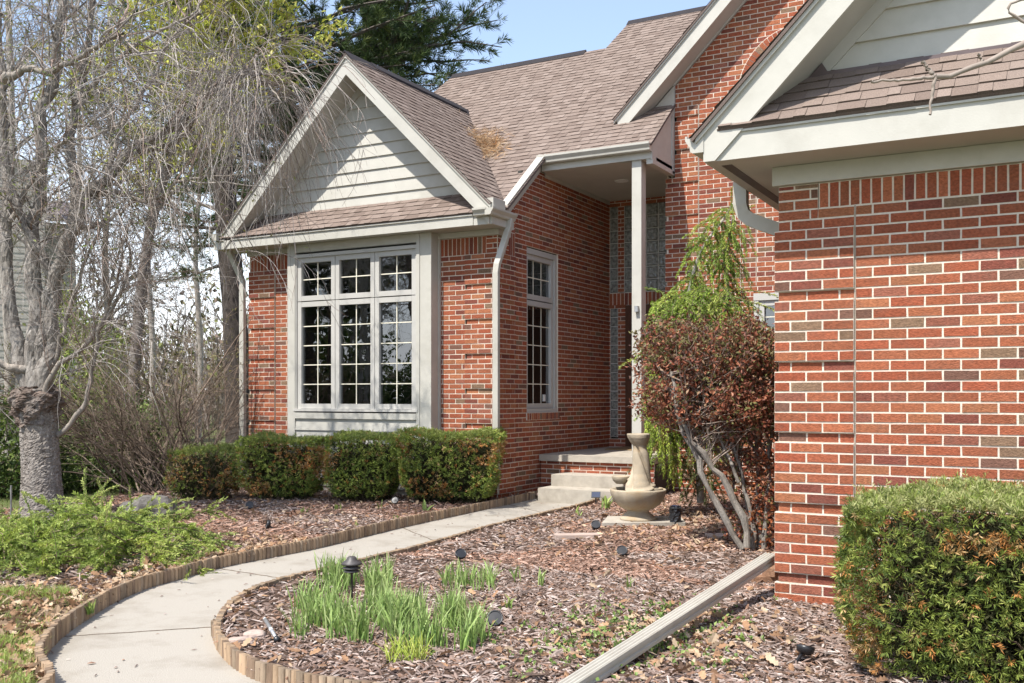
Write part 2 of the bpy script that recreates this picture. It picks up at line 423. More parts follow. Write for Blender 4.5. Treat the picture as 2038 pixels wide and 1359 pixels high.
shingles(mb, (-2.15, YG+2, GZ(-2.15)), (0, -1, 0), (1, 0, 1), [[(0, 0), (YG+2-YGF+.05, 0), (YG+2-YGF+.05, Lg), (0, Lg)]], 0, 9.5, 0, Lg, .125)
shingles(mb, (2*XPK+2.15, YGF-.05, GZ(-2.15)), (0, 1, 0), (-1, 0, 1), [[(0, 0), (7, 0), (7, Lg), (0, Lg)]], 0, 7, 0, Lg, .125)
mb.build('roof', M['shingle'], house)
mb = MB(); mb.extr([(-2.06-p[0], YGF-.02, 3.02+p[1]) for p in GUT], (0, 6.9, 0)); mb.build('gutter', M['gutter'], house)
def arc(p, n): return [tuple(x) for x in p]
mb = MB(); E1 = [(-2.12, 7.42, 3.03), (-2.12, 7.42, 2.86), (-2.10, 7.425, 2.79), (-2.05, 7.43, 2.745), (-1.95, 7.44, 2.70), (-1.83, 7.45, 2.65), (-1.765, 7.45, 2.58), (-1.755, 7.45, 2.4), (-1.755, 7.45, .35), (-1.755, 7.4, .31)]
mb.sweep(E1, .10, .075, up=(0, 1, 0)); mb.build('downspout', M['gutter'], house)

# ---- bay front wall
mb = MB(); z0b = -.02; zf = z0b+50*CRS
qb = lambda i, s0, s1: (0, s0+.02, s1-.02) if i % 7 == 1 else (.022, s0, s1)
brick_wall(mb, (0, YB, 0), FX, FN, XL, -10.50, z0b, zf, outf=qb, off=XL)
brick_wall(mb, (0, YB, 0), FX, FN, -7.108, XS, z0b, zf, outf=qb, off=-7.108)
brick_wall(mb, (0, YB, 0), FX, FN, -10.49, -10.05, z0b, zf, off=-10.49, phase=1)
brick_wall(mb, (0, YB, 0), FX, FN, -7.52, -7.118, z0b, zf, off=-7.52-.06, phase=1)
for a, b in ((XL+.02, -10.05), (-7.52, -6.78)): soldiers(mb, (0, YB, 0), FX, FN, a, b, zf, 3.58, w=.068)
brick_wall(mb, (0, YB, 0), FX, FN, -6.78, XS-.015, zf, 3.58, off=-6.78)
mb.build('brick_wall', MBK, house)
# ---- side wall beside the porch (faces the camera's right)
mb = MB(); OS = (XS, 0, 0); US = (0, 1); NS = (1, 0)
hole = (12.42, 13.42, 1.19, 3.53)
brick_wall(mb, OS, US, NS, YB+.003, 12.07, z0b, zf, outf=lambda i, a, b: (0, a, b) if i % 7 == 1 else (.022, a, b), off=YB)
soldiers(mb, OS, US, NS, YB+.3, 12.07, zf, 3.66); brick_wall(mb, OS, US, NS, YB+.003, YB+.3, zf, 3.66, off=YB)
cvs = [(12.08, -1), (YE, -1), (YE, 4.66), (12.62, 4.66), (12.08, RZ(12.08)-.14)]
brick_wall(mb, OS, US, NS, 12.08, YE, z0b, 4.66, conv=cvs, holes=[hole, (12.40, 13.44, 1.09, 1.19)], off=12.08)
brick_wall(mb, OS, US, NS, 11.45, 12.08, 3.66, 4.5, conv=[(11.6, 3), (12.08, 3), (12.08, RZ(12.08)-.14), (11.6, RZ(11.6)-.14)], off=12.08)
soldiers(mb, OS, US, NS, 12.40, 13.44, 1.085, 1.19, w=.066, out=.02)
mb.build('brick_wall', MBK, house)
# bay flank on the far left
mb = MB(); brick_wall(mb, (XL, 0, 0), (0, 1), (-1, 0), YB, 16.4, z0b, 3.6, off=YB); mb.build('brick_wall', MBK, house)
# dark rooms behind the panes
mb = MB()
for k in range(1):
    mb.box(XL+.12, -10.12, YB+.06, YB+.12, -.2, 3.66); mb.box(-7.45, XS-.12, YB+.06, YB+.12, -.2, 3.66)
    mb.box(XL+.12, XL+.2, YB+.12, 14.8, -.2, 3.66); mb.box(XL+.2, XS-.1, 14.8, 14.9, -.2, 4.6)
    mb.box(XL+.2, XS-.1, YX+.1, 14.8, .3, .35); mb.box(XL+.2, XS-.1, YB+.12, 14.8, 3.66, 3.7)
    mb.box(XS-.12, XS-.06, YB+.12, 12.38, -.2, 3.66); mb.box(XS-.12, XS-.06, 13.46, YE, -.2, 4.6)
    mb.box(XS-.12, XS-.06, 12.38, 13.46, -.2, 1.1); mb.box(XS-.12, XS-.06, 12.38, 13.46, 3.6, 4.6)
mb.build('room_lining', M['dark'], house)

# ---- bay box window
def window(name, face, x0, x1, za, zb, sashes, rows_up, cols, zmid, parent, mt=M['winframe'], casing=.05):
    """face(x, d, z) -> world; d is depth outwards"""
    def bx(m, a, b, d0, d1, c, d):
        m.extr([face(a, d0, c), face(b, d0, c), face(b, d1, c), face(a, d1, c)], (0, 0, d-c))
    m = MB()
    bx(m, x0-casing, x0, -.12, .02, za, zb); bx(m, x1, x1+casing, -.12, .02, za, zb)
    bx(m, x0-casing, x1+casing, -.12, .026, zb, zb+casing*1.4); bx(m, x0-casing-.01, x1+casing+.01, -.12, .04, za-casing, za)
    w = m.build(name, mt, parent, bevel=.003)
    n = len(sashes)
    for (a, b) in sashes:
        for (c, d, nr) in ((za, zmid-.005, rows_up[0]), (zmid+.005, zb, rows_up[1])):
            m = MB(); f = .075
            bx(m, a+.004, a+f, -.07, 0, c, d); bx(m, b-f, b-.004, -.07, 0, c, d)
            bx(m, a+f, b-f, -.07, 0, c+.003, c+f); bx(m, a+f, b-f, -.07, 0, d-f, d-.003)
            m.build('sash', mt, w, bevel=.004)
            m = MB(); g0, g1, h0, h1 = a+f, b-f, c+f, d-f
            m.poly([face(g0, -.045, h0), face(g1, -.045, h0), face(g1, -.045, h1), face(g0, -.045, h1)]); m.build('pane', M['glass'], w)
            m = MB(); t = .007
            for k in range(1, cols):
                x = g0+(g1-g0)*k/cols; bx(m, x-t, x+t, -.052, -.04, h0, h1)
            for k in range(1, nr):
                z = h0+(h1-h0)*k/nr; bx(m, g0, g1, -.051, -.041, z-t, z+t)
            m.build('muntin', M['muntin'], w)
    return w
window('window', lambda x, d, z: (x, YX+.02-d, z), -9.885, -7.775, 1.24, 3.455,
       [(-9.885+.7033*k, -9.885+.7033*(k+1)) for k in range(3)], (5, 2), 2, 2.815, house, casing=.035)
mb = MB()
mb.box(-10.06, -9.93, YX, YB, -.1, 3.655); mb.box(-9.93, -9.905, YX-.012, YX+.1, .3, 3.655)
mb.box(-7.755, -7.70, YX-.012, YX+.1, .3, 3.655); mb.box(-7.70, -7.516, YX, YB+.05, -.1, 3.655)
mb.box(-9.905, -7.755, YX+.005, YX+.1, 3.535, 3.655)
mb.box(-9.905, -7.755, YX-.02, YX+.1, 1.10, 1.185)
mb.box(-7.52, -7.50, YB-.045, YB+.02, -.1, 3.655)
mb.build('corner_board', M['trim'], house, bevel=.003)
mb = MB(); siding(mb, (0, YX+.02, 0), (1, 0, 0), (0, -1, 0), [(-9.91, -.1), (-7.75, -.1), (-7.75, 1.10), (-9.91, 1.10)], -9.95, -7.7, -.1+.03, 1.1, .2)
mb.build('panel_siding', M['trim'], house)
window('window', lambda y, d, z: (XS-.05+d, y, z), 12.47, 13.36, 1.245, 3.45, [(12.47, 13.36)], (5, 2), 3, 2.80, house, casing=.055)
mb = MB(); mb.box(XS-.1, XS-.085, 13.1, 13.17, 1.35, 1.45); mb.build('wall_switch', M['white'], house)

# ---- bay eaves and gable
mb = MB()
mb.box(XL-.02, -10.06, YB-.045, YB+.02, 3.58, 3.655); mb.build('frieze_board', M['trim'], house, bevel=.003); mb = MB(); mb.box(-7.50, XS-.05, YB-.045, YB+.02, 3.58, 3.655); mb.box(XS-.05, XS+.035, YB-.047, YB+.3, 3.58, 3.6565)
mb.build('frieze_board', M['trim'], house, bevel=.003)
mb = MB(); mb.box(-11.35, -6.46, YF+.02, YB+.1, 3.657, 3.675); mb.box(XS-.05, -6.46, YB+.1, 11.78, 3.657, 3.675); mb.build('soffit', M['soffit'], house)
mb = MB(); mb.box(-11.36, -6.74, YF-.012, YF+.02, 3.655, 3.78); mb.box(-11.3, -6.74, YF-.03, YF+.02, 3.78, 3.81)
mb.box(-6.74, -6.46, YF, YF+.03, 3.655, 3.78); mb.box(-6.485, -6.455, YF+.03, 11.78, 3.655, 3.78)
mb.box(-6.64, -6.43, YF-.02, YF+.3, 3.855, 3.99); mb.box(-11.33, -11.19, YF, YF+.4, 3.68, 3.85)
mb.build('fascia', M['trim'], house, bevel=.003)
lb = lambda X: BZ(X)-.30
mb = MB(); e = 2.32
for sg in (-1, 1):
    P = lambda d: XM+sg*d
    mb.xz([(P(0), lb(XM)), (P(e), lb(P(e))), (P(e), BZ(P(e))-.065), (P(0), BZ(XM)-.065)][::sg], YF-.03, YF+.002)
    mb.xz([(P(0), BZ(XM)-.07), (P(e+.03), BZ(P(e+.03))-.07), (P(e+.03), BZ(P(e+.03))-.012), (P(0), BZ(XM)-.012)][::sg], YF-.05, YF+.002)
mb.build('rake_board', M['trim'], house, bevel=.002)
mb = MB()
for sg in (-1, 1):
    P = lambda d: XM+sg*d
    mb.xz([(P(0), lb(XM)+.02), (P(e), lb(P(e))+.02), (P(e), lb(P(e))+.035), (P(0), lb(XM)+.035)][::sg], YF, YB+.02)
    mb.xz([(P(0), lb(XM)-.10), (P(1.83), lb(P(1.83))-.10), (P(1.83), lb(P(1.83))+.02), (P(0), lb(XM)+.02)][::sg], YB-.035, YB)
mb.build('soffit', M['soffit'], house)
mb = MB(); hb = 1.78
siding(mb, (0, YB, 0), (1, 0, 0), (0, -1, 0), [(XM-hb, 4.08), (XM+hb, 4.08), (XM+hb, lb(XM+hb)-.06), (XM, lb(XM)-.06), (XM-hb, lb(XM-hb)-.06)], XM-2, XM+2, 4.13, 6.2, .181)
mb.build('gable_siding', M['trim'], house)
mb = MB(); v = np.array([0, .4, .34]); Lp = np.linalg.norm(v)
shingles(mb, (0, YF-.045, 3.815), (1, 0, 0), v, [[(-11.25, 0), (-6.42, 0), (-6.85, Lp+.05), (-10.8, Lp+.05)]], -11.3, -6.4, 0, Lp+.05, .118)
mb.build('pent_roof', M['shingle'], house)
mb = MB(); mb.box(XM-1.8, XM+1.8, YB-.04, YB-.024, 4.10, 4.145); mb.build('flashing', M['flash'], house)
# bay roof slopes
mb = MB(); s2 = math.sqrt(1+SL*SL)
Lb = 2.5*s2
yv = lambda d: (BZ(XM+d)-4.86)/.81+12.75       # valley depth where the bay slope meets the main slope
for sg in (1, -1):
    if sg == 1:   # right slope: s runs along +Y from the front, t up the slope from the eave
        O = (XM+2.36, YF-.055, BZ(XM+2.36)); U = (0, 1, 0); Vv = (-1, 0, SL); LL = 2.36*s2
        cv = [(0, 0), (yv(2.36)-YF+.08, 0), (yv(0)-YF+.08, LL), (0, LL)]
    else:
        O = (XM-2.36, 15.3, BZ(XM-2.36)); U = (0, -1, 0); Vv = (1, 0, SL); LL = 2.36*s2
        cv = [(0, 0), (15.3-YF+.055, 0), (15.3-YF+.055, LL), (0, LL)]
    shingles(mb, O, U, Vv, [cv], -.3, 5, 0, LL, .12)
rf = mb.build('roof', M['shingle'], house)
mb = MB(); mb.xz([(XM-.11, PK-.09), (XM, PK+.02), (XM+.11, PK-.09), (XM+.11, PK-.068), (XM, PK+.042), (XM-.11, PK-.068)], YF+.55, yv(0)-.2)
mb.xz([(XM-.12, PK-.11), (XM, PK+.01), (XM+.12, PK-.11), (XM, PK+.03)], YF-.06, yv(0)+.1)
mb.build('ridge_vent', M['ridge'], rf)
# main roof
mb = MB(); k = math.sqrt(1+.81**2); O = (0, 11.2, RZ(11.2)); tt = lambda Y: (Y-11.2)*k
xr, y1, y2 = -6.92, 15.95, 16.84
convs = [
    [(XM, tt(yv(0))), (-6.57, tt(yv(2.24))), (-6.57, tt(y1)), (XM, tt(y1))],
    [(-10.15, tt(15.2)), (XM, tt(14.42)), (XM, tt(y1)), (-10.05, tt(y1))],
    [(-6.57, tt(12.72)), (XP+.02, tt(12.72)), (XP+.02, tt(13.68)), (-6.57, tt(13.68))],
    [(-6.57, tt(13.68)), (-5.2, tt(13.68)), (-3.4, tt(y1)), (-6.57, tt(y1))],
    [(xr, tt(y1)), (-3.4, tt(y1)), (-2.2, tt(y2)), (xr+.06, tt(y2))]]
convs[0] = [(XM, tt(yv(0))), (-6.57, tt(yv(2.24))), (-6.57, tt(y1)), (XM, tt(y1))]
convs.append([(-6.57, tt(yv(2.24))), (-6.45, tt(yv(2.36))), (-6.45, tt(12.72)), (-6.57, tt(12.72))])
shingles(mb, O, (1, 0, 0), (0, 1, .81), convs, -10.3, -2.2, tt(11.4), tt(y2), .122)
rf = mb.build('roof', M['shingle'], house)
mb = MB()
mb.yz([(y1-.11, RZ(y1-.11)+.01), (y1, RZ(y1)+.035), (y1+.16, RZ(y1-.16)+.01), (y1, RZ(y1)+.0)], -10.05, -7.3)
mb.yz([(y2-.11, RZ(y2-.11)+.01), (y2, RZ(y2)+.035), (y2+.16, RZ(y2-.16)+.01), (y2, RZ(y2)+.0)], xr+.05, -2)
mb.build('ridge_vent', M['ridge'], rf)
mb = MB()   # hidden back slope, keeps the sun out
mb.extr([(-10.1, y1, RZ(y1)-.03), (-2, y1, RZ(y1)-.03), (-2, y1+4, RZ(y1)-3.4), (-10.1, y1+4, RZ(y1)-3.4)], (0, 0, -.05), (.2, .15, .13))
mb.build('roof', M['shingle'], house)
# gutters of the porch and the sloping one
mb = MB(); mb.extr([(XS+.02, 12.80-p[0], 4.745+p[1]) for p in GUT], (1.70, 0, 0)); mb.build('gutter', M['gutter'], house)
mb = MB()
a = np.array([XS+.02, 12.74, 4.745+.035]); b = np.array([XS+.02, 11.62, 4.745+.035-1.12*.81])
prof = [(0, 0), (.08, 0), (.10, .03), (.118, .085), (.118, .105), (.1, .105), (.1, .095), (0, .105)]
mb.extr([a+np.array([p[0], 0, p[1]]) for p in prof], b-a)
mb.build('gutter', M['gutter'], house)
mb = MB(); mb.extr([(XS-.02, 12.78, 4.65), (XS-.02, 12.78, 4.80), (XS-.02, 11.6, 4.80-1.18*.81), (XS-.02, 11.6, 4.65-1.18*.81)], (.055, 0, 0)); mb.build('rake_board', M['trim'], house)
mb = MB(); mb.extr([(-6.69, 11.20-p[0], 3.755+p[1]*.87) for p in GUT], (.21, 0, 0)); mb.extr([(-6.50+p[0], 11.08, 3.755+p[1]*.87) for p in GUT], (0, .66, 0)); mb.build('gutter', M['gutter'], house); mb = MB()
mb.extr([(-11.22-p[0], 11.1, 3.78+p[1]) for p in GUT], (0, .6, 0))
mb.build('gutter', M['gutter'], house)
mb = MB(); D1 = [(-6.43, 11.62, 3.78), (-6.435, 11.6, 3.66), (-6.52, 11.44, 3.16), (-6.53, 11.43, 3.05), (-6.53, 11.43, .42), (-6.53, 11.42, .33), (-6.56, 11.34, .24), (-6.60, 11.22, .17), (-6.63, 11.12, .10), (-6.635, 11.08, .05)]
mb.sweep(D1, .085, .065, up=(0, 1, 0)); mb.build('downspout', M['gutter'], house, bevel=.008)
mb = MB(); mb.sweep([(-11.22, 11.3, 3.8), (-11.2, 11.35, 3.65), (-11.09, 11.52, 3.2), (-11.09, 11.53, .2)], .09, .065, up=(0, 1, 0)); mb.build('downspout', M['gutter'], house, bevel=.008)

# ---- porch
mb = MB(); mb.box(XS+.0, XP, 12.97, YE, 4.655, 4.70); pc = mb.build('porch_ceiling', M['soffit'], house)
cl = atZ(1237, 360, 4.65)
mb = MB(); mb.lathe([(.0, 4.648), (.075, 4.648), (.085, 4.642), (.105, 4.645), (.107, 4.656)], (cl[0], cl[1], 0), 24); mb.build('recessed_light', M['white'], pc)
mb = MB(); mb.box(XS+.04, XP-.02, 12.80, 12.97, 4.655, 4.80); mb.box(XP-.09, XP, 12.81, YG-.03, 4.64, 4.80)
mb.box(XS, XS+.02, 12.97, YE, 4.60, 4.655)
mb.build('porch_beam', M['trim'], house, bevel=.004)
mb = MB(); mb.yz([(12.82, 4.70), (YG-.03, 4.62), (YG-.03, RZ(YG)-.03), (12.82, RZ(12.82)-.03)], XP-.05, XP-.012)
mb.yz([(YG-.10, 4.60), (YG-.02, 4.60), (YG-.02, RZ(YG)), (YG-.1, RZ(YG-.1)-.02)], XP-.02, XP+.008)
mb.yz([(12.80, 4.80), (12.80, 4.87), (YG-.05, RZ(YG-.05)-.03), (YG-.05, RZ(YG-.05)-.12)], XP-.02, XP+.004)
mb.box(XP-.085, XP+.008, 12.815, YG-.025, 4.585, 4.638)
mb.build('porch_side_panel', M['trim'], house)
mb = MB(); mb.box(-5.185, -5.045, 12.83, 13.0, .588, 4.655); mb.box(-5.195, -5.035, 12.82, 13.01, .588, .60)
pp = mb.build('porch_post', M['trim'], house, bevel=.004)
q = atY(1268, 615, 12.83)
mb = MB(); mb.box(q[0]-.022, q[0]+.03, 12.775, 12.83, q[2]-.04, q[2]+.04); bxx = mb.build('outlet_box', M['metalgrey'], pp, bevel=.006)
# landing and steps
mb = MB(); mb.box(XS+.005, XP+.02, 12.78, YE, .50, .588); mb.build('porch_slab', M['stepcon'], house, bevel=.01)
mb = MB(); brick_wall(mb, (0, 12.83, 0), FX, FN, XS+.01, XP+.02, z0b, .50, off=XS); mb.build('brick_wall', MBK, house)
mb = MB(); mb.box(XS+.05, XP, 12.86, YE, -.2, .49); mb.build('porch_core', M['dark'], house)
mb = MB(); mb.box(-6.2, -5.1, 11.97, 12.82, -.1, .188); mb.build('step', M['stepcon'], house, bevel=.018)
mb = MB(); mb.box(-6.19, -5.11, 12.35, 12.82, .18, .345); mb.build('step', M['stepcon'], house, bevel=.018)
# entry wall with glass block
mb = MB(); OE = (0, YE, 0)
holes = [(-6.585, -6.44, 3.13, 4.57), (-6.33, -4.95, 3.13, 4.57), (-6.575, -6.44, .75, 2.88), (-6.30, -5.15, .5, 2.92), (-6.6, -4.8, 2.92, 3.13)]
brick_wall(mb, OE, FX, FN, XS, XP+.06, .52, 4.66, holes=holes, off=XS)
soldiers(mb, OE, FX, FN, XS, XP, 2.92, 3.13, w=.068)
mb.build('brick_wall', MBK, house)
mb = MB(); mb.box(XS-.1, XP, YE+.1, YE+.2, .5, 4.66); mb.build('wall_core', M['dark'], house)
mb = MB(); mb.yz([(12.98, .5), (YG+.0, .5), (YG, 4.66), (12.98, 4.66)], XP+.15, XP+.2); 
def gblocks(x0, x1, za, zb, nx, nz):
    m = MB(); m.box(x0, x1, YE+.005, YE+.05, za, zb); p = m.build('glass_block_panel', M['gbmortar'], house)
    m = MB(); dx = (x1-x0)/nx; dz = (zb-za)/nz; j = .006
    for i in range(nx):
        for k in range(nz):
            a, b, c, d = x0+i*dx+j, x0+(i+1)*dx-j, za+k*dz+j, za+(k+1)*dz-j; e = .018
            o = [(a, YE+.004, c), (b, YE+.004, c), (b, YE+.004, d), (a, YE+.004, d)]
            n = [(a+e, YE-.012, c+e), (b-e, YE-.012, c+e), (b-e, YE-.012, d-e), (a+e, YE-.012, d-e)]
            m.arr(np.vstack([o, n]), [[i2, (i2+1) % 4, 4+(i2+1) % 4, 4+i2] for i2 in range(4)]+[[4, 5, 6, 7]])
    m.build('glass_block', M['gblock'], p)
gblocks(-6.585, -6.44, 3.13, 4.57, 1, 7); gblocks(-6.33, -4.95, 3.13, 4.57, 7, 7); gblocks(-6.575, -6.44, .75, 2.88, 1, 14)
mb = MB(); mb.box(-6.30, -6.20, YE-.03, YE+.1, .588, 2.92); mb.box(-5.25, -5.15, YE-.03, YE+.1, .588, 2.92); mb.box(-6.20, -5.25, YE-.03, YE+.1, 2.80, 2.92)
mb.box(-6.20, -5.25, YE+.0, YE+.1, .588, .62)
fd = mb.build('front_door', M['door'], house, bevel=.006)
mb = MB(); mb.box(-6.20, -5.25, YE+.03, YE+.08, .62, 2.80)
for a, b in ((-6.10, -5.78), (-5.67, -5.35)):
    for c, d in ((.78, 1.35), (1.47, 2.65)): mb.box(a, b, YE+.015, YE+.03, c, d)
mb.build('door_leaf', M['door'], fd, bevel=.006)
mb = MB(); mb.lathe([(0, 0), (.03, .01), (.034, .03), (.02, .05), (.012, .06), (.012, .1)], (-6.12, YE-.03, 1.5), 12); mb.build('door_knob', M['metalgrey'], fd)

# ---- centre gable
mb = MB(); OG = (0, YG, 0)
qg = lambda i, s0, s1: (0, s0+.02, s1) if i % 7 == 3 else (.022, s0, s1)
wh = (-3.71, -2.75, 1.26, 2.83)
zt = z0b+68*CRS
brick_wall(mb, OG, FX, FN, -5.01, -4.525, z0b, zt, outf=qg, off=-5.01)
brick_wall(mb, OG, FX, FN, XP+.012, -4.525, zt, zt+15*CRS, outf=lambda i, a, b: qg(i+68, a, b), off=XP)
zc = zt+15*CRS
brick_wall(mb, OG, FX, FN, -4.515, -1.7, z0b, zc, holes=[wh], off=-4.515, phase=1)
cg = [(XP+.012, zc), (-1.7, zc), (-1.7, CZ(-1.7)-.325), (XP+.012, CZ(XP)-.325)]
# arch of bricks on edge
def circ(p, q, r):
    ax, ay, bx, by, cx, cy = *p, *q, *r; d = 2*(ax*(by-cy)+bx*(cy-ay)+cx*(ay-by))
    ux = ((ax*ax+ay*ay)*(by-cy)+(bx*bx+by*by)*(cy-ay)+(cx*cx+cy*cy)*(ay-by))/d
    uy = ((ax*ax+ay*ay)*(cx-bx)+(bx*bx+by*by)*(ax-cx)+(cx*cx+cy*cy)*(bx-ax))/d
    return ux, uy, math.hypot(ax-ux, ay-uy)
ac = circ((-3.362, 6.407), (-3.70, 6.199), (-3.882, 5.927))
brick_wall(mb, OG, FX, FN, XP+.012, -1.7, zc, 8.6, conv=cg, off=-4.515, phase=1)
na = int(math.pi*ac[2]/.072)
for kk in range(na):
    t0, t1 = math.pi*(kk+.07)/na, math.pi*(kk+.93)/na; r1 = ac[2]; r0 = r1-.20
    P = [(ac[0]+r*math.cos(t), YG-.002, ac[1]+r*math.sin(t)) for r, t in ((r0, t0), (r1, t0), (r1, t1), (r0, t1))]
    mb.extr(P, (0, -.022, 0), brick_col(), 0, (False, True))
    t0, t1 = math.pi*kk/na, math.pi*(kk+1)/na; r1 += .012
    P = [(ac[0]+r*math.cos(t), YG-.002, ac[1]+r*math.sin(t)) for r, t in ((r0, t0), (r1, t0), (r1, t1), (r0, t1))]
    mb.extr(P, (0, -.012, 0), MORT, 1, (False, True))
for x, c in ((-4.52, (.5, .44, .36)), (-3.92, (.5, .44, .36)), (-3.70, (.5, .44, .36))):
    mb.box(x-.005, x+.005, YG-.003, YG+.01, z0b if x < -3.9 else 2.95, zc if x < -4 else 4.9, c, 1)
# porch-side return of the gable wall
brick_wall(mb, (-5.0, 0, 0), (0, 1), (-1, 0), YG-.0, YE, .5, 4.66, off=YG)
mb.build('brick_wall', MBK, house)
mb = MB(); mb.box(-4.9, -1.7, YG+.06, YG+.12, -.2, 1.2); mb.box(-4.9, -1.7, YG+.06, YG+.12, 2.9, 5.5); mb.box(-4.9, -3.78, YG+.06, YG+.12, 1.2, 2.9)
mb.box(-4.8, .5, YG+1.4, YG+1.5, .2, 3.6); mb.box(-4.8, .5, YG+.13, YG+1.4, .15, .2); mb.box(-4.8, .5, YG+.13, YG+1.4, 3.6, 3.65); mb.box(-1.69, -1.6, YG+.05, YG+1.4, .2, 3.6)
mb.xz([(-4.8, 5.5), (-1.7, 5.5), (-1.7, CZ(-1.7)-.5), (-4.8, CZ(-4.8)-.5)], YG+.06, YG+.1)
mb.build('wall_core', M['dark'], house)
window('window', lambda x, d, z: (x, YG-.01-d, z), -3.66, -2.80, 1.31, 2.74, [(-3.66, -2.80)], (4, 2), 2, 2.28, house, casing=.07)
mb = MB(); lc = lambda X: CZ(X)-.31
x9 = -1.6
mb.xz([(-5.60, CZ(-5.6)-.17), (-5.45, lc(-5.45)), (x9, lc(x9)), (x9, CZ(x9)-.07), (-5.62, CZ(-5.62)-.07)], YR-.012, YR+.018)
mb.xz([(-5.66, CZ(-5.66)-.075), (x9, CZ(x9)-.075), (x9, CZ(x9)-.012), (-5.66, CZ(-5.66)-.012)], YR-.035, YR+.018)
mb.build('rake_board', M['trim'], house, bevel=.003)
mb = MB(); mb.xz([(-5.4, lc(-5.4)+.01), (x9, lc(x9)+.01), (x9, lc(x9)+.03), (-5.4, lc(-5.4)+.03)], YR+.018, YG+.02)
mb.xz([(-4.9, CZ(-4.9)-.325), (x9, CZ(x9)-.325), (x9, CZ(x9)-.3), (-4.9, CZ(-4.9)-.3)], YG-.03, YG+.02)
mb.xz([(-5.45, 5.45), (XP+.01, 5.45), (XP+.01, CZ(XP)-.31), (-5.45, lc(-5.45))], YG-.03, YG+.02)
mb.build('soffit', M['soffit'], house)
mb = MB(); LC = 4.1*math.sqrt(2)
shingles(mb, (-5.68, 17.2, CZ(-5.68)), (0, -1, 0), (1, 0, .985), [[(0, 0), (17.2-YR+.05, 0), (17.2-YR+.05, LC), (0, LC)]], 0, 4.2, 0, LC, .3)
mb.build('roof', M['shingle'], house)

# ---- things lying on or by the house
a = atZ(1205, 885, .60)
mb = MB(); mb.box(-6.25, -5.3, 14.35, 15.2, .590, .606); tag(mb.build('doormat', M['mat'], None, bevel=.004), 'brown coir doormat on the porch slab by the front door', 'doormat')

# ================================================================== GROUND, PATH AND BEDS
ZB = .055
def zpts(L, Z): return [tuple(atZ(u, v, Z)[:2]) for u, v in L]
LEFTB = [(86, 1400), (77.7, 1335), (91, 1301), (124, 1266), (172.6, 1231.7), (221, 1202), (286.5, 1173), (345, 1156), (431.5, 1131.6), (517.8, 1114), (621, 1093.7), (700, 1074.5), (808.5, 1048), (919, 1024), (1011, 1004), (1067, 992)]
FARB = [(1227, 976), (1195.5, 990), (1154.7, 1004), (1085.6, 1018.6), (1022.8, 1032.7), (960, 1048.4), (901, 1067), (815, 1091), (719, 1114), (626, 1136), (557, 1151.6), (509, 1167), (464.7, 1191), (440.6, 1218.6), (430, 1242)]
NEARB = [(428.6, 1262), (433.7, 1287), (454, 1315), (488.7, 1342), (533, 1360), (640, 1386), (800, 1407), (1100, 1430), (1500, 1445)]
PL = zpts(LEFTB, 0); PF = zpts(FARB, .085); PN = zpts(NEARB, 0)
PL = [(PL[0][0]+.12, PL[0][1]-.8)] + PL
PN = PN + [(.6, PN[-1][1]-.15)]
def smooth(P, n=8):
    P = [np.array(p) for p in P]; out = []
    for i in range(len(P)-1):
        a = P[max(i-1, 0)]; b = P[i]; c = P[i+1]; d = P[min(i+2, len(P)-1)]
        for k in range(n):
            t = k/n; out.append(.5*((2*b)+(c-a)*t+(2*a-5*b+4*c-d)*t*t+(3*b-a-3*c+d)*t**3))
    out.append(P[-1]); return np.array(out)
SL_ = smooth(PL); SR_ = smooth(PF+PN)          # left border from the camera to the steps, island border back again
WALK = [tuple(p) for p in SL_] + [(-6.2, 12.0), (-5.1, 12.0)] + [tuple(p) for p in SR_] + [(.6, 1.2), (-2.5, 1.2)]
# lawn, one sheet out to the horizon
n = 90; gx = np.concatenate([np.linspace(-400, -22, 14), np.linspace(-20, 6, 60), np.linspace(9, 300, 12)]); gy = np.concatenate([np.linspace(-250, -3, 12), np.linspace(0, 40, 70), np.linspace(46, 500, 14)])
X, Y = np.meshgrid(gx, gy); Z = -.03 + .02*np.sin(X*.9)*np.cos(Y*.7)
V = np.stack([X, Y, Z], 2).reshape(-1, 3); nx = len(gx); ny = len(gy)
I = (np.arange(ny-1)[:, None]*nx+np.arange(nx-1)[None, :]).ravel()
mb = MB(); mb.arr(V, np.stack([I, I+1, I+nx+1, I+nx], 1), smooth=True); mb.build('lawn', M['grass'], kind='structure')
# concrete walk with joints
mb = MB()
LJ = [[(124, 1267), (430, 1248)], [(432, 1131), (560, 1151)], [(800, 1050), (866, 1077)], [(1011, 1004), (1080, 1020)]]
wk = [(p[0], p[1], 0.0) for p in WALK]
mb.extr([(p[0], p[1], -.08) for p in WALK], (0, 0, .08)); pth = mb.build('path', M['concrete'], kind='structure')
mb = MB()
for (a, b) in LJ:
    p, q = np.array(atZ(*a, 0)), np.array(atZ(*b, 0)); m0 = None; k = 14
    pts = [p+(q-p)*i/k+np.array([rng.normal(0, .006), rng.normal(0, .006), 0]) for i in range(k+1)]
    d = (q-p)/np.linalg.norm(q-p); nn = np.array([-d[1], d[0], 0])
    for i in range(k):
        w0 = .0045+.003*rng.random(); mb.extr([pts[i]-nn*w0, pts[i+1]-nn*w0, pts[i+1]+nn*w0, pts[i]+nn*w0], (0, 0, .003), (.16, .13, .10))
mb.build('expansion_joint', M['soil'], pth)

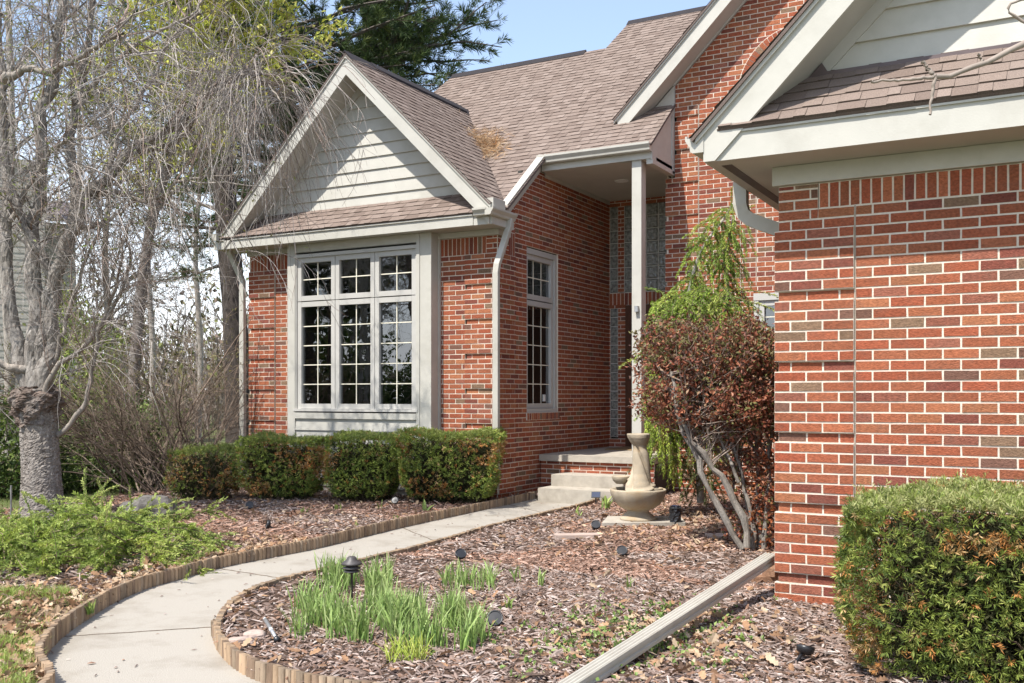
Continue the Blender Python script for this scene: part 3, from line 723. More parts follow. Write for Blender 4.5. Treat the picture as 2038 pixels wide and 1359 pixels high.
# planting beds: fine sheet with the walk and the porch cut out
BED = zpts([(-900, 1120), (-400, 1010), (60, 1012), (200, 990), (330, 976), (470, 972)], ZB)
BED = [(-5.0, 2.0)] + zpts([(-60, 1400), (-200, 1250)], ZB) + [tuple(p) for p in BED] + [(-10.9, 11.7), (-6.0, 12.7), (-4.5, 13.8), (-1.6, 13.8), (-1.6, 7.2), (2.5, 7.2), (2.5, 2.0)]
st = .055; gx = np.arange(-13, 2.5, st); gy = np.arange(1.9, 13.9, st); X, Y = np.meshgrid(gx, gy); P = np.stack([X.ravel(), Y.ravel()], 1)
def fbm(x, y, s=1.0):
    r = 0
    for i, (f, a) in enumerate(((.9, .5), (2.1, .25), (4.7, .14), (9.3, .09))):
        r = r + a*(np.sin(x*f*s+1.3*i+2*np.sin(y*f*s*.8+i))*np.cos(y*f*s*1.1-.7*i+1.5*np.sin(x*f*s*.6)))
    return r
HB = lambda x, y: ZB+.022*fbm(x, y, 1.7)
keepv = inpoly(P, BED) & ~inpoly(P, WALK)
nx = len(gx); ny = len(gy); kv = keepv.reshape(ny, nx)
cell = kv[:-1, :-1] & kv[1:, :-1] & kv[:-1, 1:] & kv[1:, 1:]
iy, ix = np.nonzero(cell); I = iy*nx+ix
Vb = np.stack([P[:, 0], P[:, 1], HB(P[:, 0], P[:, 1])+rng.normal(0, .004, len(P))], 1)
cx_, cy_ = gx[ix]+st/2, gy[iy]+st/2
soilc = np.tile([.085, .055, .040], (len(I), 1))*(1+.3*fbm(cx_, cy_, 2.3))[:, None]
# left-hand corner is thin lawn under leaf litter
LAWN = zpts([(-300, 1500), (75, 1500), (70, 1330), (110, 1265), (190, 1205), (130, 1175), (-20, 1165), (-400, 1170)], ZB)
inl = inpoly(np.stack([cx_, cy_], 1), LAWN)
soilc[inl] = np.array([.12, .095, .05])*(1+.4*fbm(cx_[inl], cy_[inl], 3))[:, None]
used, inv = np.unique(np.stack([I, I+1, I+nx+1, I+nx], 1), return_inverse=True)
mb = MB(); mb.arr(Vb[used], inv.reshape(-1, 4), soilc, smooth=True); mb.build('mulch_bed', M['soil'], kind='structure')

# log edging: half-round palings along both sides of the walk
def edging(P, name, label, side, zt, seed):
    r = np.random.default_rng(seed); P = np.asarray(P); d = np.r_[0, np.cumsum(np.linalg.norm(np.diff(P, axis=0), axis=1))]
    m = MB(); s = .0; Lt = d[-1]
    while s < Lt:
        w = .047*r.uniform(.85, 1.15); c = np.array([np.interp(s+w/2, d, P[:, 0]), np.interp(s+w/2, d, P[:, 1])])
        e = np.array([np.interp(min(s+w/2+.05, Lt), d, P[:, 0]), np.interp(min(s+w/2+.05, Lt), d, P[:, 1])])-np.array([np.interp(s+w/2-.05, d, P[:, 0]), np.interp(s+w/2-.05, d, P[:, 1])])
        e /= np.linalg.norm(e); nn = np.array([-e[1], e[0]])*side
        h = zt+r.normal(0, .0018)+.006*math.sin(s*1.3+seed); lean = r.normal(0, .004)
        prof = []
        for k in range(7):
            t = math.pi*k/6; prof.append(c - e*math.cos(t)*w*.48 - nn*(math.sin(t)*.016))
        prof += [c+e*w*.48+nn*.022, c-e*w*.48+nn*.022]
        k = r.random(); base = np.array([.36, .255, .165]) if k < .5 else (np.array([.31, .235, .165]) if k < .8 else np.array([.25, .175, .12]))
        base = base*r.uniform(.8, 1.18)
        V = np.array([(q[0], q[1], -.05) for q in prof]+[(q[0]-nn[0]*lean, q[1]-nn[1]*lean, h-.004*(i in (0, 6, 7, 8))) for i, q in enumerate(prof)]); k = len(prof)
        m.arr(V, [[i, (i+1) % k, k+(i+1) % k, k+i] for i in range(k)], base)
        m.arr(V[k:], [list(range(k))], base*.72)
        s += w
    c0 = P[len(P)//2]
    return tag(m.build(name, M['slat'], None, loc=(c0[0], c0[1], 0)), label, 'garden edging')
edging(SL_, 'log_edging', 'edging of short timber palings along the left side of the walk', 1, .105, 5)
edging(SR_, 'log_edging', 'curved edging of short timber palings round the daffodil bed', 1, .095, 6)

# ------------------------------------------------------------------ loose material on the beds
def bed_points(n, box, extra=None, seed=1):
    r = np.random.default_rng(seed); out = np.zeros((0, 2))
    while len(out) < n:
        p = np.stack([r.uniform(box[0], box[1], n*2), r.uniform(box[2], box[3], n*2)], 1)
        k = inpoly(p, BED) & ~inpoly(p, WALK)
        if extra is not None: k &= extra(p)
        out = np.vstack([out, p[k]])
        if k.mean() < 1e-3: break
    return out[:n]
def unit(a): return a/np.maximum(np.linalg.norm(a, axis=-1, keepdims=True), 1e-9)
def chips(P, L, W, tilt, cols, r, lift=.004, curl=.15):
    """thin bent slivers lying at all angles"""
    n = len(P); th = r.uniform(0, 2*np.pi, n); e = r.normal(0, tilt, n)
    a = np.stack([np.cos(th)*np.cos(e), np.sin(th)*np.cos(e), np.sin(e)], 1); b = np.stack([-np.sin(th), np.cos(th), np.zeros(n)], 1)
    ro = r.normal(0, tilt, n)[:, None]; c = np.cross(a, b); b2 = b*np.cos(ro)+c*np.sin(ro); c = np.cross(a, b2)
    l = L*r.lognormal(0, .45, n)[:, None]/2; w = W*r.lognormal(0, .4, n)[:, None]/2
    o = np.stack([P[:, 0], P[:, 1], HB(P[:, 0], P[:, 1])+lift+np.abs(np.sin(e))*l[:, 0]*.8], 1)
    h = c*w*.5
    V = np.stack([o-a*l-b2*w*.6, o-a*l*.9+b2*w*.5, o-a*l+h*.3, o+a*l-b2*w*.5, o+a*l*.85+b2*w*.7, o+a*l+h*.4, o-b2*w, o+b2*w, o+h+c*l*curl], 1)
    f = np.array([[0, 6, 8, 2], [6, 3, 5, 8], [2, 8, 7, 1], [8, 5, 4, 7]])
    Fc = (np.arange(n)[:, None, None]*9+f[None]).reshape(-1, 4)
    return V.reshape(-1, 3), Fc, np.repeat(cols, 4, 0)
def pick(r, n, pal, wts, j=.25):
    pal = np.array(pal); k = r.choice(len(pal), n, p=np.array(wts)/sum(wts)); return pal[k]*r.uniform(1-j, 1+j, (n, 1))
CHP = [(.215, .155, .128), (.32, .25, .215), (.14, .095, .075), (.235, .14, .095), (.43, .365, .325), (.075, .052, .042)]
r = np.random.default_rng(21)
mb = MB()
nl_ = lambda p: ~inpoly(p, LAWN)
for (bx, den, L, W) in (((-4.2, 2.2, 1.9, 7.6), 2300, .036, .0095), ((-13, -4.2, 1.9, 7.6), 1100, .038, .011), ((-13, -1.6, 7.6, 13.8), 900, .042, .012)):
    test = np.stack([r.uniform(bx[0], bx[1], 4000), r.uniform(bx[2], bx[3], 4000)], 1)
    fr = (inpoly(test, BED) & ~inpoly(test, WALK) & nl_(test)).mean(); nn = int(den*fr*(bx[1]-bx[0])*(bx[3]-bx[2]))
    P = bed_points(nn, bx, nl_, seed=int(den))
    c = pick(r, len(P), CHP, (30, 26, 16, 14, 8, 6))
    red = (fbm(P[:, 0], P[:, 1], 1.1) > .05) & (P[:, 1] > 7); c[red] *= np.array([1.12, .95, .85])
    mb.arr(*chips(P, L, W, .22, c, r))
mb.build('mulch_chips', M['chip'], kind='stuff')
# brown oak leaves: curled, thick along the left border and under the shrubs
def litter(P, r, L=.085, cols=None):
    n = len(P); th = r.uniform(0, 2*np.pi, n); e = r.normal(0, .35, n); a = np.stack([np.cos(th)*np.cos(e), np.sin(th)*np.cos(e), np.sin(e)], 1)
    b = np.stack([-np.sin(th), np.cos(th), np.zeros(n)], 1); ro = r.normal(0, .5, n)[:, None]; c = np.cross(a, b); b = b*np.cos(ro)+c*np.sin(ro); c = np.cross(a, b)
    c = c*np.sign(c[:, 2:3]+1e-6)
    l = (L*r.uniform(.6, 1.25, n))[:, None]; w = l*r.uniform(.45, .7, n)[:, None]/2; cu = l*r.uniform(-.05, .28, n)[:, None]; bd = l*r.uniform(-.05, .25, n)[:, None]
    o = np.stack([P[:, 0], P[:, 1], HB(P[:, 0], P[:, 1])+.014+np.abs(np.sin(e))*l[:, 0]*.5], 1)
    pts = []
    for (s, wd) in ((-.5, .05), (-.32, .8), (-.18, .5), (0, 1.0), (.15, .6), (.3, .95), (.5, .1)):
        up = c*(bd*(1-4*s*s))
        pts += [o+a*l*s+b*w*wd+c*cu*wd+up*.0, o+a*l*s+up*.4, o+a*l*s-b*w*wd+c*cu*wd+up*.0]
    V = np.stack(pts, 1); f = []
    for k in range(6):
        q = k*3; f += [[q, q+3, q+4, q+1], [q+1, q+4, q+5, q+2]]
    Fc = (np.arange(n)[:, None, None]*21+np.array(f)[None]).reshape(-1, 4)
    return V.reshape(-1, 3), Fc, np.repeat(cols, 12, 0)
LIT = [(.38, .265, .17), (.30, .175, .10), (.48, .365, .25), (.21, .125, .075), (.35, .215, .125)]
r = np.random.default_rng(31); mb = MB()
def near_poly(pp, d0):
    def f(p): 
        dd = np.min(np.linalg.norm(p[:, None, :]-pp[None, ::3, :], axis=2), 1); return r.random(len(p)) < np.exp(-dd/d0)
    return f
P1 = bed_points(1500, (-9, -3, 1.9, 8.2), lambda p: near_poly(SL_, .35)(p) & (p[:, 0] < -3.2) & inpoly(p, zpts([(-100, 1500), (700, 1500), (640, 1080), (420, 1050), (-100, 1120)], ZB)))
P2 = bed_points(560, (-9, -3, 1.9, 6), lambda p: inpoly(p, LAWN))
P3 = bed_points(700, (-5, -1.6, 7.5, 12.5), lambda p: r.random(len(p)) < np.exp(-((p[:, 0]+3.2)**2/1.6+(p[:, 1]-10.0)**2/2.4)))
P4 = bed_points(420, (-3.2, -1, 3.9, 6.5), lambda p: r.random(len(p)) < np.exp(-((p[:, 0]+1.95)**2/.25+(p[:, 1]-5.3)**2/.6)))
P5 = bed_points(500, (-11, -5.2, 8.0, 12.4))
P6 = bed_points(150, (-4.2, .5, 3.9, 7))
P = np.vstack([P1, P2, P3, P4, P5, P6])
mb.arr(*litter(P, r, .062, pick(r, len(P), LIT, (30, 22, 20, 12, 16))))
mb.build('leaf_litter', M['dryleaf'], kind='stuff')
# a few chips and crumbs on the walk
r = np.random.default_rng(33); p = np.stack([r.uniform(-8, -1.5, 3000), r.uniform(3, 12, 3000)], 1); p = p[inpoly(p, WALK)][:130]
HB_ = HB; HB = lambda x, y: np.zeros_like(x)+.001
mb = MB(); mb.arr(*chips(p, .028, .009, .08, pick(r, len(p), CHP, (30, 10, 20, 14, 4, 6)), r)); mb.build('walk_debris', M['chip'], kind='stuff'); HB = HB_
# ------------------------------------------------------------------ blades and needles
def blades(P, r, H, W, lean, col, tipc=None, m=3, up=None, zf=None):
    """grass-like blades, m segments, P (n,2)"""
    n = len(P); th = r.uniform(0, 2*np.pi, n); d = np.stack([np.cos(th), np.sin(th), np.zeros(n)], 1)
    if up is not None: d = unit(d*.6+up)
    b = np.stack([-d[:, 1], d[:, 0], np.zeros(n)], 1); rot = r.uniform(-1, 1, n)[:, None]; b = unit(b+rot*d)
    H = np.asarray(H)*np.ones(n); lean = np.abs(lean*r.normal(1, .5, n)); z0 = (HB(P[:, 0], P[:, 1]) if zf is None else zf(P[:, 0], P[:, 1]))-.01
    rows = []
    for k in range(m+1):
        s = k/m; c = np.stack([P[:, 0], P[:, 1], z0+H*s*(1-.25*lean*s)], 1)+d*(H*lean*s*s)[:, None]
        w = W*(1-.25*s) if k < m else W*.18
        rows += [c-b*w/2, c+b*w/2]
    V = np.stack(rows, 1); f = np.array([[2*k, 2*k+1, 2*k+3, 2*k+2] for k in range(m)])
    Fc = (np.arange(n)[:, None, None]*(2*m+2)+f[None]).reshape(-1, 4)
    C = np.repeat(col, m, 0).reshape(n, m, 3)
    if tipc is not None:
        for k in range(m): C[:, k] = C[:, k]*(1-.45*k/m)+np.asarray(tipc)*(.45*k/m)
    return V.reshape(-1, 3), Fc, C.reshape(-1, 3)
def sprigs(P, D, r, L, k, nl, nw, cols, ang=.9, flat=None, droop=0, tipb=.2):
    """k needles along every axis P -> P+D*L; diamonds"""
    n = len(P); D = unit(D); ref = unit(r.normal(0, 1, (n, 3))); X = unit(np.cross(D, ref)) if flat is None else unit(np.cross(D, flat)); Y = np.cross(D, X)
    L = np.asarray(L)*np.ones(n)
    s = (np.arange(k)+.5)/k; s = s[None, :]+r.uniform(-.5, .5, (n, k))/k
    th = r.uniform(0, 2*np.pi, (n, k)) if flat is None else (np.arange(k) % 2*np.pi)[None]+r.normal(0, .35, (n, k))
    al = ang*(1-.35*s)*r.uniform(.8, 1.2, (n, k))
    base = P[:, None]+D[:, None]*(L[:, None]*s)[..., None]
    rad = X[:, None]*np.cos(th)[..., None]+Y[:, None]*np.sin(th)[..., None]
    nd = D[:, None]*np.cos(al)[..., None]+rad*np.sin(al)[..., None]
    if droop: nd[..., 2] -= droop; nd = unit(nd)
    ln = (nl*r.uniform(.75, 1.2, (n, k)))[..., None]
    wv = unit(np.cross(nd, unit(r.normal(0, 1, (n, k, 3)))))*nw/2
    mid = base+nd*ln*.45
    V = np.stack([base, mid+wv, base+nd*ln, mid-wv], 2).reshape(-1, 3)
    Fc = np.arange(n*k*4).reshape(-1, 4)
    C = np.repeat(cols, k, 0)*r.uniform(.85, 1.15, (n*k, 1))
    return V, Fc, C
def leaves(P, r, L, W, cols, D=None, fold=.25, jit=1.0):
    n = len(P); a = unit(r.normal(0, 1, (n, 3))*jit+(D if D is not None else 0)); ref = unit(r.normal(0, 1, (n, 3))); b = unit(np.cross(a, ref)); c = np.cross(a, b)
    l = (L*r.uniform(.7, 1.25, n))[:, None]; w = (W*r.uniform(.7, 1.25, n))[:, None]/2
    V = np.stack([P, P+a*l*.45+b*w+c*w*fold*2, P+a*l, P+a*l*.45-b*w+c*w*fold*2, P+a*l*.5], 1)
    Fc = (np.arange(n)[:, None, None]*5+np.array([[0, 1, 2, 4], [0, 4, 2, 3]])[None]).reshape(-1, 4)
    return V.reshape(-1, 3), Fc, np.repeat(cols, 2, 0)
def tubes(P, Rr, k=4, cols=None, taper=True):
    """P (n,m,3), Rr (n,m)"""
    n, m, _ = P.shape; T = np.zeros_like(P); T[:, 1:-1] = P[:, 2:]-P[:, :-2]; T[:, 0] = P[:, 1]-P[:, 0]; T[:, -1] = P[:, -1]-P[:, -2]; T = unit(T)
    ref = np.where(np.abs(T[:, :1, 2:3]) > .9, np.array([1., 0, 0]), np.array([0., 0, 1])); X = unit(np.cross(T, np.broadcast_to(ref, T.shape))); Y = np.cross(T, X)
    th = np.arange(k)*2*np.pi/k
    ring = P[:, :, None]+Rr[:, :, None, None]*(X[:, :, None]*np.cos(th)[None, None, :, None]+Y[:, :, None]*np.sin(th)[None, None, :, None])
    V = ring.reshape(-1, 3); idx = np.arange(n*m*k).reshape(n, m, k)
    a = idx[:, :-1]; b = idx[:, 1:]; Fc = np.stack([a, np.roll(a, -1, 2), np.roll(b, -1, 2), b], 3).reshape(-1, 4)
    C = np.tile(np.array([.2, .16, .13]), (len(Fc), 1)) if cols is None else (np.tile(cols, (len(Fc), 1)) if np.ndim(cols) == 1 else np.repeat(cols, (m-1)*k, 0))
    return V, Fc, C
def grow(S, D, L, m, r, wob=.15, grav=0., up=0.):
    """paths from S along D: wobble per step, grav pulls down with length, up bends upward"""
    n = len(S); P = np.zeros((n, m, 3)); P[:, 0] = S; d = unit(D).copy(); st = (np.asarray(L)*np.ones(n))[:, None]/(m-1)
    for i in range(1, m):
        d = d+r.normal(0, wob, (n, 3)); d[:, 2] += up-grav; d = unit(d); P[:, i] = P[:, i-1]+d*st
    return P
def along(P, r, n, lo=.2, hi=1.0):
    """n random points on the paths with their tangents"""
    k, m, _ = P.shape; ln = np.linalg.norm(P[:, -1]-P[:, 0], axis=1)+1e-6; i = r.choice(k, n, p=ln/ln.sum()); s = r.uniform(lo, hi, n)*(m-1)*.999; j = s.astype(int); f = (s-j)[:, None]
    return P[i, j]*(1-f)+P[i, j+1]*f, unit(P[i, j+1]-P[i, j]), i, s/(m-1)
def rs(path, m=16):
    """resample a hand-laid limb"""
    S = smooth(path, 8); d = np.r_[0, np.cumsum(np.linalg.norm(np.diff(S, axis=0), axis=1))]; t = np.linspace(0, d[-1], m)
    return np.stack([np.interp(t, d, S[:, k]) for k in range(3)], 1)
def rad(r0, r1, m, p=1.0): return r0+(r1-r0)*np.linspace(0, 1, m)**p
def perp(T, r):
    return unit(np.cross(T, unit(r.normal(0, 1, T.shape))))
# thin spring lawn in the left corner
r = np.random.default_rng(41)
P = bed_points(30000, (-9, -3, 1.9, 6), lambda p: inpoly(p, LAWN) & (r.random(len(p)) < np.clip(.25+1.6*fbm(p[:, 0], p[:, 1], 2.6), 0.02, 1)))
mb = MB(); mb.arr(*blades(P, r, r.uniform(.03, .085, len(P)), .004, .5, pick(r, len(P), [(.20, .30, .045), (.28, .37, .07), (.33, .28, .13)], (5, 4, 3)), (.4, .46, .13), 2)); mb.build('grass', M['leaf'], kind='stuff')
P = np.stack([r.uniform(-22, -9, 26000), r.uniform(7, 26, 26000)], 1); P = P[~inpoly(P, BED)]
mb = MB(); mb.arr(*blades(P, r, r.uniform(.04, .11, len(P)), .014, .5, pick(r, len(P), [(.10, .17, .03), (.16, .22, .05), (.22, .18, .08)], (5, 4, 2)), None, 2, zf=lambda x, y: np.zeros_like(x)-.03)); mb.build('grass', M['leaf'], kind='stuff')

# ================================================================== SHRUBS AND TREES
def gz(x, y): return float(HB(np.array([x]), np.array([y]))[0])
def bush_points(n, r, c, size, rot, pw=.03, bottom=.06, noise=.03, seed=0, inner=.09):
    """points in the outer shell of a clipped, rounded block standing on z=0; returns points and outward normals"""
    th = r.uniform(0, 2*np.pi, n); ph = np.arcsin(r.uniform(-.75, 1, n))
    d = np.stack([np.cos(th)*np.cos(ph), np.sin(th)*np.cos(ph), np.sin(ph)], 1)
    # sample evenly on a box and round it
    u = r.uniform(-1, 1, (n, 3)); ax = r.choice(3, n, p=np.array([size[1]*size[2], size[0]*size[2], size[0]*size[1]*.6])/(size[1]*size[2]+size[0]*size[2]+size[0]*size[1]*.6))
    sg = np.where(r.random(n) < .5, -1., 1.); sg[(ax == 2)] = 1
    u[np.arange(n), ax] = sg
    e = 1/pw
    nr = (np.abs(u)**e).sum(1)**(-pw); q = u*nr[:, None]
    nrm = unit(np.sign(q)*np.abs(q)**(e-1)/np.array(size))
    h = np.array(size)/2; p = q*h
    wob = noise*(np.sin(p[:, 0]*6+seed)*np.cos(p[:, 2]*7+seed*2)+np.sin(p[:, 1]*8-seed)*np.cos(p[:, 0]*5+p[:, 2]*4+seed)+.7*np.sin(p[:, 0]*13+seed)*np.sin(p[:, 2]*15-seed)*np.cos(p[:, 1]*14))
    p = p+nrm*(wob-np.abs(r.normal(0, inner, n))*.25)[:, None]
    zz = (p[:, 2]+h[2])/size[2]; k = np.clip(1-(.35-zz)*bottom*3, .5, 1); k[zz > .35] = 1
    p[:, 0] *= k; p[:, 1] *= k
    ca, sa = math.cos(rot), math.sin(rot); Rm = np.array([[ca, -sa, 0], [sa, ca, 0], [0, 0, 1]])
    return p@Rm.T+np.array([c[0], c[1], c[2]+h[2]]), nrm@Rm.T, zz, wob
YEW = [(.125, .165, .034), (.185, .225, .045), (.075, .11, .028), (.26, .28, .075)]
def hedge(name, label, c, size, rot, n, k, nl, nw, seed, brown=.1, grp=None, ns=9, sl=.05, topcol=(.27, .30, .085), taper=.06, sh=0):
    r = np.random.default_rng(seed); t = thing(name, label, 'hedge', (c[0], c[1], c[2]), grp)
    P, N_, zz, wob = bush_points(n, r, c, size, rot, bottom=taper, seed=seed)
    gap = np.sin(P[:, 0]*9+seed)*np.sin(P[:, 2]*8+seed*3)*np.cos(P[:, 1]*9)
    keep = (gap < .42) | (r.random(n) < .25) | (zz > .85); P, N_, zz, wob = P[keep], N_[keep], zz[keep], wob[keep]
    C = pick(r, len(P), YEW, (30, 30, 18, 10))*(1.65 if grp else 1.2)
    bm = (np.sin(P[:, 0]*5+seed*1.3)*np.cos(P[:, 2]*5.5-seed)+.5*np.sin(P[:, 1]*9+P[:, 2]*7)) > (1.15-brown*5)
    bm &= (r.random(len(P)) < .68) & (zz < .88); bm |= r.random(len(P)) < .08
    C[bm] = pick(r, bm.sum(), [(.52, .24, .075), (.38, .24, .09), (.55, .37, .18)], (5, 3, 3))
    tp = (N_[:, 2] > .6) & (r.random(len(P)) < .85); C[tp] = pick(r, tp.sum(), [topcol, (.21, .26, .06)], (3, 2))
    D = unit(N_*.75+r.normal(0, .55, P.shape)+np.array([0, 0, .25])); low = zz < .12; P, D, C = P[~low], D[~low], C[~low]
    st_ = r.random(len(P)) < .025; P[st_] += D[st_]*r.uniform(.02, .07, (st_.sum(), 1))
    mb = MB(); mb.arr(*sprigs(P-D*sl*.6, D, r, sl, k, nl, nw, C, ang=1.0)); mb.build('foliage', M['needle'], t)
    # woody inside
    m = ns*5; s = np.tile([[c[0], c[1], c[2]-.03]], (m, 1))+np.c_[r.normal(0, size[0]*.14, m), r.normal(0, size[1]*.12, m), np.zeros(m)]
    tg = P[r.choice(len(P), m)]; s[:, :2] += (tg[:, :2]-s[:, :2])*.15
    Q = s[:, None]+(tg-s)[:, None]*np.linspace(0, 1, 7)[None, :, None]; Q[:, 1:-1] += r.normal(0, .02, Q[:, 1:-1].shape)
    mb = MB(); mb.arr(*tubes(Q, np.outer(r.uniform(.006, .013, m), np.linspace(1, .3, 7)), 4, np.array([.13, .09, .065]))); 
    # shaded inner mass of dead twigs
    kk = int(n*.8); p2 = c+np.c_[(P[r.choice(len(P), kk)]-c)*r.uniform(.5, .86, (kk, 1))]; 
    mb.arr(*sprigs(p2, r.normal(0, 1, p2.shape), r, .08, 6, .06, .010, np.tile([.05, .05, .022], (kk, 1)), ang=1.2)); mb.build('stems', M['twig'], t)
    return t
ROT = R(20)
GB = 'clipped yews in front of the bay window'
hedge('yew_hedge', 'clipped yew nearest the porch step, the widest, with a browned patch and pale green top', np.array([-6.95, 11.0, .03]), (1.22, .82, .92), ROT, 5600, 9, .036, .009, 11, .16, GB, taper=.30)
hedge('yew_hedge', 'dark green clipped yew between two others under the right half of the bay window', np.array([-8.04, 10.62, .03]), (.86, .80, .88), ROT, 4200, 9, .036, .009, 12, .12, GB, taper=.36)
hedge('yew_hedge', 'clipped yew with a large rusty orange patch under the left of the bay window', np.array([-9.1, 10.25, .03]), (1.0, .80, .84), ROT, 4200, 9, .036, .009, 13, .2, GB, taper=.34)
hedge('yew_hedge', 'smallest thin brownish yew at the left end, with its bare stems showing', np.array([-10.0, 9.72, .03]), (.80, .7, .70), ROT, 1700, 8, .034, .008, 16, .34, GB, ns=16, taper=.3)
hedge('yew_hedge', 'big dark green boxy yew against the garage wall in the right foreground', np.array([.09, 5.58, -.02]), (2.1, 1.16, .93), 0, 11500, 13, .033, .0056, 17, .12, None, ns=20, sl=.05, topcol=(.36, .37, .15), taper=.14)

# ---- bush with rust red leaves by the garage corner
r = np.random.default_rng(51)
bx, by = atZ(1500, 1092, ZB)[:2]
t = thing('barberry_shrub', 'large rust red shrub on bare grey crooked stems beside the garage corner', 'shrub', (bx, by, .05))
T0 = 8.95
stems = [([(1362, 1098), (1330, 1010), (1250, 800)], 0)]
SPT = [
 [(1478, 1092, 8.8), (1440, 1030, 8.85), (1400, 940, 8.9), (1372, 880, 8.95), (1350, 830, 9.0), (1338, 760, 9.05)],
 [(1486, 1090, 8.75), (1478, 1040, 8.8), (1455, 975, 8.85), (1418, 925, 8.9), (1372, 865, 8.9), (1348, 810, 8.95), (1335, 740, 9.0)],
 [(1500, 1092, 8.9), (1492, 1000, 8.95), (1470, 920, 9.0), (1448, 860, 9.05), (1430, 790, 9.1), (1425, 720, 9.1)],
 [(1512, 1095, 8.95), (1510, 1000, 9.0), (1502, 900, 9.1), (1506, 800, 9.1), (1510, 720, 9.2)],
 [(1520, 1098, 8.85), (1524, 1020, 8.9), (1530, 930, 9.0), (1535, 840, 9.1), (1548, 740, 9.2)],
 [(1492, 1090, 9.0), (1470, 1020, 9.1), (1462, 960, 9.2), (1478, 860, 9.3), (1470, 780, 9.3)],
 [(1506, 1090, 9.0), (1540, 1000, 9.2), (1560, 900, 9.3), (1570, 800, 9.4)],
 [(1497, 1092, 9.0), (1480, 960, 9.1), (1440, 900, 9.2), (1400, 830, 9.3), (1385, 760, 9.3)],
 [(1470, 960, 8.9), (1440, 890, 8.95), (1420, 830, 9.0), (1380, 800, 9.0), (1330, 800, 9.05)],
]
rr = [(.030, .017), (.034, .016), (.022, .010), (.020, .01), (.024, .01), (.018, .008), (.018, .008), (.018, .008), (.014, .007)]
PP = np.stack([rs([atT(*q) for q in s], 14) for s in SPT]); RR = np.stack([rad(a, b, 14) for a, b in rr])*(1+.12*r.normal(0, 1, (len(SPT), 14)))
PP[:, 1:-1] += r.normal(0, .011, PP[:, 1:-1].shape)
mb = MB(); mb.arr(*tubes(PP, RR*(1+.10*r.normal(0, 1, RR.shape)), 8, np.array([.23, .205, .175]))); mb.build('limbs', M['bark'], t); mb = MB()
cc = atT(1428, 735, 9.25); cc[2] = 1.62
def rp_bush(n):
    th = r.uniform(0, 2*np.pi, n); z = r.uniform(-1, 1, n); q = np.sqrt(1-z*z)
    p = np.stack([q*np.cos(th), q*np.sin(th), z], 1); p = np.sign(p)*np.abs(p)**.62; p /= np.maximum(1, np.abs(p).max(1, keepdims=True))
    s = np.cbrt(r.uniform(.15, 1, n))[:, None]
    wob = 1+.09*np.sin(p[:, :1]*7)*np.cos(p[:, 2:]*6+1)+.06*np.sin(p[:, 1:2]*11)
    return cc+p*s*wob*np.array([.72, .62, .53])
S, Tn, _, _ = along(PP, r, 420, .45, 1.0); tg = rp_bush(420); Q = S[:, None]+(tg-S)[:, None]*np.linspace(0, 1, 8)[None, :, None]; Q[:, 1:] += np.cumsum(r.normal(0, .016, Q[:, 1:].shape), 1)
mb.arr(*tubes(Q, np.outer(r.uniform(.003, .008, 420), np.linspace(1, .35, 8)), 4, np.array([.25, .2, .165])))
S2, T2, _, _ = along(Q, r, 1500, .35, 1.0); Q2 = grow(S2, unit(perp(T2, r)+T2*.6+np.array([0, 0, .2])), r.uniform(.06, .2, 1500), 4, r, .25)
mb.arr(*tubes(Q2, np.outer(np.full(1500, .002), np.linspace(1, .5, 4)), 3, np.array([.27, .2, .16]))); mb.build('stems', M['twig'], t)
Lp = [along(Q2, r, 9000, .2, 1)[0], along(Q, r, 4000, .45, 1)[0], rp_bush(13000)]
lowS, lowT, _, _ = along(PP[2:8], r, 120, .05, .55); LQ = grow(lowS, perp(lowT, r)+np.array([0, 0, .5]), .25, 5, r, .2); mb = MB(); mb.arr(*tubes(LQ, np.outer(np.full(120, .0022), np.linspace(1, .5, 5)), 3, np.array([.26, .19, .15]))); mb.build('stems', M['twig'], t)
Lp.append(along(LQ, r, 1500, .1, 1)[0]); Pl = np.vstack(Lp); Pl = Pl+r.normal(0, .014, Pl.shape)
C = pick(r, len(Pl), [(.30, .10, .055), (.23, .085, .055), (.40, .17, .095), (.15, .075, .055), (.18, .17, .06), (.36, .23, .14)], (28, 22, 16, 12, 18, 8))
lr_ = np.stack([atT(u_, v_, t_) for u_, v_, t_ in zip(r.uniform(1490, 1560, 900), r.uniform(900, 1085, 900), r.uniform(8.8, 9.3, 900))]); Pl = np.vstack([Pl, lr_]); C = np.vstack([C, pick(r, 900, [(.42, .13, .05), (.36, .16, .07), (.28, .10, .05)], (1, 1, 1))])
topm = (Pl[:, 2] > 1.75) & (r.random(len(Pl)) < .45); C[topm] = pick(r, topm.sum(), [(.17, .15, .055), (.24, .2, .10), (.12, .06, .045)], (4, 2, 3))
mb = MB(); mb.arr(*leaves(Pl, r, .045, .024, C)); mb.build('foliage', M['leaf'], t)

# ---- weeping spruce behind the fountain
def ropes(S, D, L, m, r, grav, wob, kper, nl, nw, cols, mbN, mbW, wr=.006, ang=.85, k=4, endc=None):
    P = grow(S, D, L, m, r, wob, grav); n = len(S)
    mbW.arr(*tubes(P, np.outer(np.full(n, wr), np.linspace(1, .35, m)), 3, np.array([.2, .15, .1])))
    A = P[:, :-1].reshape(-1, 3); B = P[:, 1:].reshape(-1, 3); d = B-A; c = np.repeat(cols, m-1, 0).reshape(n, m-1, 3).copy()
    if endc is not None: c[:, -1] = .5*c[:, -1]+.5*np.asarray(endc)
    mbN.arr(*sprigs(A, d, r, np.linalg.norm(d, axis=1), kper, nl, nw, c.reshape(-1, 3), ang=ang)); return P
r = np.random.default_rng(61); TS = 11.6
b0 = atT(1395, 985, TS)
t = thing('weeping_spruce', 'tall weeping spruce with drooping bright green ropes, leaning over the porch corner', 'tree', (b0[0], b0[1], .05))
